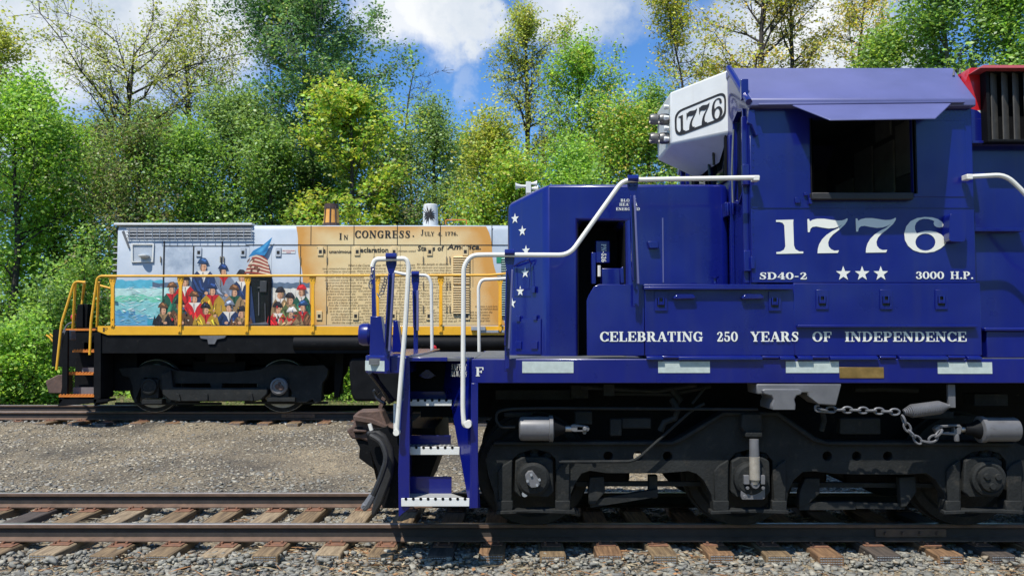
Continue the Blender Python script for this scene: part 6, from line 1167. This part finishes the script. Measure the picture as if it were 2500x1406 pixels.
def tree(px, Y, top, wpx, cols, label, name='tree', base_frac=.22, nleaf=9000, leaf=.12, shape='oval', tr=.13, bark='dark', nb=26, seed=0, lean=0., spread=.3, up=.55, group='trees behind the back track', cat='tree', trunk_px=None, flatn=.6, droop=0., twig=3, px_base=None):
    g = np.random.default_rng(seed + 100); x0 = P(px_base or px, 700, Y).x; xt = P(px, 700, Y).x; z0 = float(gz(x0, Y)) - .15; H = P(px, top, Y).z - z0; Rr = wpx * Y / FPX * 1.25; nleaf = int(nleaf * 1.75); leaf *= .95
    o = thing(name, label, cat, (x0, Y, z0), group)
    m = 9; tt = np.linspace(0, 1, m + 1); wob = np.cumsum(g.normal(0, .018 * H ** .5, (m + 1, 2)), 0); wob -= wob[0]
    trunk = np.stack([x0 + (xt - x0) * tt + wob[:, 0] + lean * tt ** 2, Y + wob[:, 1], z0 + H * .96 * tt], 1); rad = tr * (1 - tt) ** .8 + .012
    segs = [(trunk[i], trunk[i + 1], rad[i], rad[i + 1]) for i in range(m)]; big = list(segs); sm = []; tips = []
    def prof(h):
        if shape == 'oval': return math.sin(math.pi * min(1, .12 + .86 * h)) ** .7
        if shape == 'cone': return (1 - h) ** .7 * .95 + .08
        if shape == 'vase': return .35 + .75 * h ** .8 if h < .8 else 1.0 - (h - .8) * 2.2
        return (1 - abs(h - .55) * 1.25)
    for k in range(nb):
        h = (k + g.random()) / nb; f = base_frac + (1 - base_frac) * h * .97; i = min(m - 1, int(f * m)); p = trunk[i] + (trunk[i + 1] - trunk[i]) * (f * m - i)
        a = g.uniform(0, 6.283); ln = max(.25, Rr * prof(h) * g.uniform(.5, 1.25)); d = np.array([math.cos(a), math.sin(a) * .8, up * g.uniform(.5, 1.4) + .35 * h]); d /= np.linalg.norm(d)
        r = max(.012, tr * .42 * (1 - h * .75)); q = p; ns = 4
        for s in range(ns):
            d = d + g.normal(0, .2, 3) + np.array([0, 0, .05 - droop * .12 * s]); d /= np.linalg.norm(d); q2 = q + d * ln / ns; r2 = r * .68; (big if r > .03 else sm).append((q, q2, r, r2)); q, r = q2, r2
            for _ in range(twig):
                e = d + g.normal(0, .65, 3); e[2] += .15 - droop * .5; e /= np.linalg.norm(e); l2 = ln * g.uniform(.14, .34); e1 = q + e * l2 * .5; e2 = e1 + (e + g.normal(0, .3, 3)) * l2 * .5; sm += [(q, e1, max(.008, r * .5), max(.006, r * .34)), (e1, e2, max(.006, r * .34), .004)]; tips += [e2, e1 * .4 + e2 * .6]
                for j_ in (0, 1):
                    f_ = e + g.normal(0, .8, 3); f_ /= np.linalg.norm(f_); b0 = e1 if j_ else e1 * .4 + e2 * .6; e3 = b0 + f_ * l2 * g.uniform(.35, .6) - np.array([0, 0, droop * l2 * .4]); sm.append((b0, e3, .006, .003)); tips += [e3, b0 * .45 + e3 * .55]
        tips.append(q)
    if nleaf:
        ta = np.array(tips); ctr = np.array([xt, Y, z0 + H * .45]); far_ = np.argsort(-np.linalg.norm((ta - ctr) * [1, .6, 1.15], axis=1))[:len(ta) // 3]; kk = g.choice(far_, 64); new = []
        for p in ta[kk]:
            d = (p - ctr) / (np.linalg.norm(p - ctr) + 1e-6) + g.normal(0, .35, 3) + np.array([0, 0, .5 - droop * 2]); d /= np.linalg.norm(d); l = g.uniform(.4, 1.1); a = p
            for s in range(3): b = a + d * l / 3; sm.append((a, b, .008 - s * .002, .006 - s * .0015)); d = d + g.normal(0, .2, 3); d /= np.linalg.norm(d); new += [b] * 4; a = b
        tips += new
    V, F = tubes_np(big, 7); npmesh('trunk', V, F, BARKS[bark], o, smooth=True)
    V, F = tubes_np(sm, 4); npmesh('branches', V, F, BARKS[bark], o)
    if nleaf:
        tips = np.array(tips); g.shuffle(tips); V, F, T = leaves_np(g, tips, nleaf, spread, leaf, cols, flatn, droop=droop); npmesh('crown', V, F, LEAF, o, tone=T)
    return o
def cs(l, k): return [(q[0] * k * 1.03, q[1] * k * 1.0, q[2] * k + .022) for q in l]
def bush(px, Y, top, wpx, cols, label, n=5000, leaf=.09, seed=0, name='shrub', spread=.2, depth=.8, ncl=70):
    g = np.random.default_rng(seed + 900); x0 = P(px, 700, Y).x; z0 = float(gz(x0, Y)) - .05; H = P(px, top, Y).z - z0; Rr = wpx * Y / FPX
    o = thing(name, label, 'shrub', (x0, Y, z0), 'shrubs below the trees'); u = g.normal(0, 1, (ncl, 3)); u /= np.linalg.norm(u, axis=1, keepdims=True); rr = g.random((ncl, 1)) ** .4
    c = np.stack([x0 + u[:, 0] * rr[:, 0] * Rr, Y + u[:, 1] * rr[:, 0] * depth, z0 + H * (.42 + .5 * u[:, 2] * rr[:, 0])], 1)
    sg = [(np.array([x0 + g.normal(0, Rr * .25), Y, z0]), p, .02, .005) for p in c[:40]]; V, F = tubes_np(sg, 4); npmesh('stems', V, F, BARKS['dark'], o)
    V, F, T = leaves_np(g, c, n, spread, leaf, cols, .8); npmesh('foliage', V, F, LEAF, o, tone=T); return o
LG = [(.11, .20, .018), (.15, .25, .025), (.085, .16, .02), (.19, .27, .035)]; MG = [(.07, .125, .02), (.10, .16, .025), (.055, .095, .018), (.125, .18, .03)]
DG = [(.034, .074, .02), (.048, .10, .025), (.066, .12, .03), (.095, .145, .045)]; YG = [(.20, .245, .02), (.26, .28, .03), (.15, .20, .02), (.30, .29, .035)]; OL = [(.18, .205, .035), (.22, .235, .045), (.14, .17, .03), (.24, .225, .05)]; GG = [(.095, .145, .038), (.125, .175, .048), (.08, .12, .034)]
OR = [(.27, .215, .045), (.24, .22, .04), (.20, .205, .035), (.31, .23, .055)]; BRN = [(.13, .12, .05), (.10, .095, .04), (.13, .16, .035), (.09, .125, .03)]
LG, MG, DG, YG, OL, GG, OR, BRN = [cs(l, k) for l, k in ((LG, 2.2), (MG, 2.8), (DG, 2.6), (YG, 1.9), (OL, 2.2), (GG, 2.6), (OR, 2.5), (BRN, 2.0))]
TREES = [
 (20, 25, 205, 190, LG, 'light green feathery tree at the left edge, overhanging the tracks', dict(nleaf=17000, leaf=.11, seed=1, base_frac=.1, nb=34, tr=.12, droop=.12, twig=4)),
 (-40, 29, 40, 120, OL, 'pale olive tree top rising behind the feathery tree at the left edge', dict(nleaf=6000, leaf=.12, seed=2, base_frac=.3)),
 (150, 27, 330, 130, LG, 'bright light green tree between the left edge and the vine-hung tree', dict(nleaf=12000, leaf=.11, seed=3, base_frac=.12, nb=30, twig=4)),
 (290, 30, 75, 235, OL, 'wide gnarled tree with nearly bare dark branches against the cloud', dict(nleaf=5500, leaf=.10, seed=4, base_frac=.42, shape='vase', tr=.24, nb=30, twig=5, spread=.19, up=.35)),
 (440, 31, 130, 190, OL, 'sparse olive-leaved tree just left of the tall dark poplar', dict(nleaf=6500, leaf=.10, seed=5, base_frac=.4, shape='vase', tr=.2, nb=30, twig=5, spread=.19, up=.45)),
 (330, 26, 285, 110, BRN + MG[:2], 'vine-choked tree with a drooping brownish curtain above the radiator end', dict(nleaf=13000, leaf=.085, seed=6, base_frac=.12, nb=34, droop=.3, tr=.17, twig=4)),
 (745, 31, -90, 225, DG, 'tall dark green poplar with a pale trunk, tallest tree in the photo', dict(nleaf=34000, leaf=.125, seed=7, base_frac=.26, bark='pale', nb=52, tr=.2, twig=5, spread=.2, shape='oval', up=.9)),
 (560, 29, 215, 130, GG, 'soft grey-green tree filling the gap left of the poplar', dict(nleaf=15000, leaf=.11, seed=8, base_frac=.12, nb=34, twig=4)),
 (480, 27, 330, 110, MG + LG[:1], 'mid green tree behind the silver end of the switcher hood', dict(nleaf=13000, leaf=.10, seed=9, base_frac=.1, nb=32, twig=4)),
 (650, 28, 330, 120, MG + GG, 'bushy green tree in front of the pale poplar trunk', dict(nleaf=15000, leaf=.105, seed=10, base_frac=.08, nb=34, twig=4)),
 (858, 27, 200, 125, YG + LG[:2], 'bright yellow-green maple in layers above the orange smokestack', dict(nleaf=10500, leaf=.135, seed=11, base_frac=.26, nb=34, flatn=.3, up=.3, twig=4, spread=.19)),
 (915, 32, 205, 75, LG + YG[:1], 'slender light green tree at the right shoulder of the poplar', dict(nleaf=6500, leaf=.11, seed=12, base_frac=.2, nb=26)),
 (960, 28, 400, 80, BRN + MG[:2], 'thin brownish tree hung with vines between the two smokestacks', dict(nleaf=4800, leaf=.09, seed=13, base_frac=.12, droop=.15, nb=28)),
 (985, 33, 120, 62, OL, 'bare dead tree holding leafless twigs into the blue gap', dict(nleaf=0, seed=14, base_frac=.62, tr=.09, nb=12, twig=3, px_base=925, shape='vase', up=.5, lean=.5)),
 (1075, 30, 235, 85, GG, 'grey-green willowy tree above the white smokestack', dict(nleaf=10500, leaf=.09, seed=15, base_frac=.16, nb=32, twig=4)),
 (1180, 28, 290, 95, YG + OL, 'yellow-olive bushy tree left of the air horn', dict(nleaf=9500, leaf=.10, seed=16, base_frac=.12, nb=32)),
 (1300, 34, 2, 135, OL + YG[:1], 'tall sparse olive tree with upswept branches, standing alone right of the blue gap', dict(nleaf=9500, leaf=.105, seed=17, base_frac=.3, nb=44, tr=.2, twig=4, spread=.19, up=1.0, shape='oval')),
 (1420, 31, 85, 110, LG + OL[:1], 'bright green tree with a slim dark trunk, right neighbour of the tall olive tree', dict(nleaf=11500, leaf=.11, seed=18, base_frac=.22, nb=40, tr=.15, twig=4, spread=.19, up=.8)),
 (1265, 27, 400, 120, YG + LG, 'yellow-green bush-like tree directly behind the air horn', dict(nleaf=11000, leaf=.105, seed=19, base_frac=.06, nb=34, twig=4)),
 (1400, 27, 370, 115, LG, 'lush light green tree above the slope of the blue nose', dict(nleaf=13000, leaf=.105, seed=20, base_frac=.06, nb=34, twig=4)),
 (1525, 29, 250, 100, LG + OL[:1] + OR[:1], 'green tree tinged orange left of the white number box', dict(nleaf=10500, leaf=.10, seed=21, base_frac=.12, nb=34)),
 (1600, 30, 215, 75, MG, 'dense mid green tree half hidden by the white number box', dict(nleaf=8500, leaf=.115, seed=22, base_frac=.14, nb=30)),
 (1850, 32, -190, 200, OR + YG[:2], 'tall golden sparse tree with dark forked trunk, left of three behind the cab roof', dict(nleaf=9500, leaf=.12, seed=23, base_frac=.36, nb=36, tr=.24, twig=5, spread=.19, up=.75, shape='vase')),
 (1690, 33, -60, 130, YG + OR[:2], 'thin yellowish tree leaning over the white number box', dict(nleaf=7000, leaf=.11, seed=24, base_frac=.35, nb=30, tr=.1, twig=5, spread=.19, lean=-.6, up=.7, px_base=1780)),
 (1965, 33, -160, 130, OR + OL[:2], 'golden thin tree behind the middle of the cab roof', dict(nleaf=7000, leaf=.11, seed=25, base_frac=.36, nb=30, tr=.2, twig=5, spread=.19, up=.8)),
 (2080, 34, -120, 120, OR + YG[:1], 'slim golden tree leaning right, near the green maple behind the cab roof', dict(nleaf=7000, leaf=.11, seed=26, base_frac=.36, nb=30, tr=.16, twig=5, spread=.19, lean=1.0, up=.8, px_base=2010)),
 (2180, 30, 60, 90, MG + YG[:1], 'green maple with yellowish leaves beside the golden trees', dict(nleaf=7500, leaf=.13, seed=27, base_frac=.3, nb=30)),
 (2330, 29, -120, 150, MG, 'big deep green maple above the red hood roof', dict(nleaf=13000, leaf=.14, seed=28, base_frac=.35, nb=40, tr=.22, twig=4, bark='grey')),
 (2480, 28, -60, 120, MG + LG[:1], 'green tree cut by the right edge of the photo', dict(nleaf=11000, leaf=.13, seed=29, base_frac=.3, nb=34, tr=.18)),
 (85, 32, 285, 120, MG + LG[:1], 'green tree filling in behind the feathery left-edge tree', dict(nleaf=10000, leaf=.12, seed=41, base_frac=.08, nb=30, twig=3)),
 (225, 33, 300, 110, GG + BRN[:1], 'dull green tree behind the foot of the gnarled bare tree', dict(nleaf=9000, leaf=.12, seed=42, base_frac=.08, nb=30)),
 (400, 33, 270, 110, MG + GG, 'green tree between the vine-hung tree and the grey-green tree', dict(nleaf=9000, leaf=.12, seed=43, base_frac=.08, nb=30)),
 (790, 33, 330, 110, MG, 'shaded green tree behind the yellow-green maple', dict(nleaf=9000, leaf=.12, seed=44, base_frac=.08, nb=30)),
 (1010, 32, 330, 95, MG + GG + YG[:1], 'thin green tree behind the brownish vines between the smokestacks', dict(nleaf=6000, leaf=.11, seed=45, base_frac=.08, nb=28)),
 (1140, 33, 330, 100, GG + LG[:1], 'pale green tree at the back between white smokestack and air horn', dict(nleaf=8000, leaf=.11, seed=46, base_frac=.08, nb=30)),
 (1490, 34, 300, 120, MG + LG[:1], 'green tree at the back above the blue nose', dict(nleaf=10000, leaf=.12, seed=47, base_frac=.08, nb=30)),
 (1640, 34, 300, 110, MG + YG[:1], 'green tree at the back behind the cab windscreen', dict(nleaf=8000, leaf=.12, seed=48, base_frac=.08, nb=30)),
 (-200, 28, 120, 140, MG + LG[:1], 'green tree just beyond the left edge of the photo', dict(nleaf=10000, leaf=.12, seed=51, base_frac=.1, nb=30)),
 (-420, 27, 200, 150, LG, 'light green tree well outside the left edge', dict(nleaf=9000, leaf=.12, seed=52, base_frac=.1, nb=30)),
 (2680, 28, 0, 150, MG + LG[:1], 'green tree just beyond the right edge of the photo', dict(nleaf=10000, leaf=.13, seed=53, base_frac=.2, nb=30)),
]
for px, Y, top, w, cols, lab, kw in TREES: tree(px, Y, top, w, cols, lab, **kw)
for i, (px, Y, top, w, cols, lab, n) in enumerate([
 (45, 21, 730, 110, LG, 'big light green bush left of the switcher steps', 9000), (-40, 20.5, 800, 90, LG + YG[:1], 'yellow-green bush at the left edge beside the back track', 6000), (130, 22, 600, 70, MG, 'darker bush behind the switcher front railing', 6500), (215, 23, 520, 80, MG + BRN[:1], 'dark mixed shrub at the front end of the switcher hood', 7500),
 (380, 23.5, 500, 110, MG + LG[:1], 'green thicket behind the silver hood', 7000), (560, 23, 470, 110, LG + MG, 'fresh green shrub showing over the middle of the hood', 8000), (720, 23.5, 470, 80, MG, 'mid green shrub left of the orange smokestack', 6500), (900, 23.5, 500, 90, LG + MG, 'leafy shrub right of the orange smokestack', 6500), (1000, 24, 470, 70, BRN + MG, 'brown-green shrub left of the white smokestack', 5000), (1150, 23, 440, 85, LG, 'bright green shrub between white smokestack and blue nose', 8000), (840, 22.5, 800, 70, LG, 'low green shrub seen under the switcher near its fuel tank', 4000), (600, 24, 800, 160, MG, 'low shrub seen through the switcher truck', 5000)]): bush(px, Y, top, w, cols, lab, n, seed=i, leaf=.085)
def woods():
    g = np.random.default_rng(77); n = 260; x = g.uniform(-27, 30, n); c = np.stack([x, g.uniform(37, 46, n), g.uniform(.3, 1, n) ** .8 * (4.2 + 1.3 * np.sin(x * .5)) * g.uniform(.1, 1, n)], 1)
    V, F, T = leaves_np(g, c, 20000, .6, .22, MG + DG + GG[:1], .8); V2 = V; F2 = F
    sg = [(np.array([a, b, 0.]), np.array([a + g.normal(0, .4), b, h]), .09, .03) for a, b, h in zip(g.uniform(-27, 30, 90), g.uniform(36, 46, 90), g.uniform(5, 9, 90))]; V3, F3 = tubes_np(sg, 5)
    o = npmesh('woods', np.concatenate([V2, V3]), np.concatenate([F2, F3 + len(V2)]), LEAF, tone=np.concatenate([T, np.tile([[.05, .042, .035]], (len(F3), 1))])); tag(o, 'dense far woods filling the gaps between the nearer trees', 'woods', kind='stuff')
    # ground cover along the foot of the trees
    n = 520; c = np.stack([g.uniform(-16, 9, n), 21.5 + g.exponential(2.2, n), np.zeros(n)], 1); c[:, 2] = gz(c[:, 0], c[:, 1]) + g.uniform(.02, .5, n) * np.clip((c[:, 1] - 21) * .4, .1, 1.3)
    V, F, T = leaves_np(g, c, 26000, .22, .075, LG + MG, .5); tag(npmesh('undergrowth', V, F, LEAF, tone=T), 'low leafy undergrowth along the foot of the trees', 'undergrowth', kind='stuff')
    n = 9000; x = g.uniform(-14, 6, n); y = 19.3 + g.exponential(1.0, n); z = gz(x, y); a = g.uniform(0, 6.28, n); h = g.uniform(.03, .12, n); w = .006; k = np.stack([np.cos(a) * w, np.sin(a) * w, 0 * a], 1); b = np.stack([x, y, z], 1); t = b + np.stack([g.normal(0, .03, n), g.normal(0, .03, n), h], 1)
    V = np.stack([b - k, b + k, t + k * .2, t - k * .2], 1).reshape(-1, 3); cols = np.array([(.12, .20, .03), (.20, .24, .05), (.30, .26, .10), (.09, .16, .025)]); tag(npmesh('grass', V, np.arange(4 * n).reshape(-1, 4), LEAF, tone=cols[g.integers(0, 4, n)] * g.uniform(.7, 1.2, (n, 1))), 'short green and dry grass behind the back track', 'grass', kind='stuff')
woods()
def added_woods_behind():
    g = np.random.default_rng(7); n = 900; c = np.stack([g.uniform(-60, 60, n), g.uniform(-34, -24, n), g.uniform(0, 11, n)], 1)
    V, F, T = leaves_np(g, c, 9000, .9, 1.1, MG + DG, .8); tag(npmesh('woods', V, F, LEAF, tone=T), 'unseen woods added behind the viewer to darken reflections in the blue paint', 'woods', kind='stuff')  # unseen trees put here to dim paint reflections and ambient light
added_woods_behind()
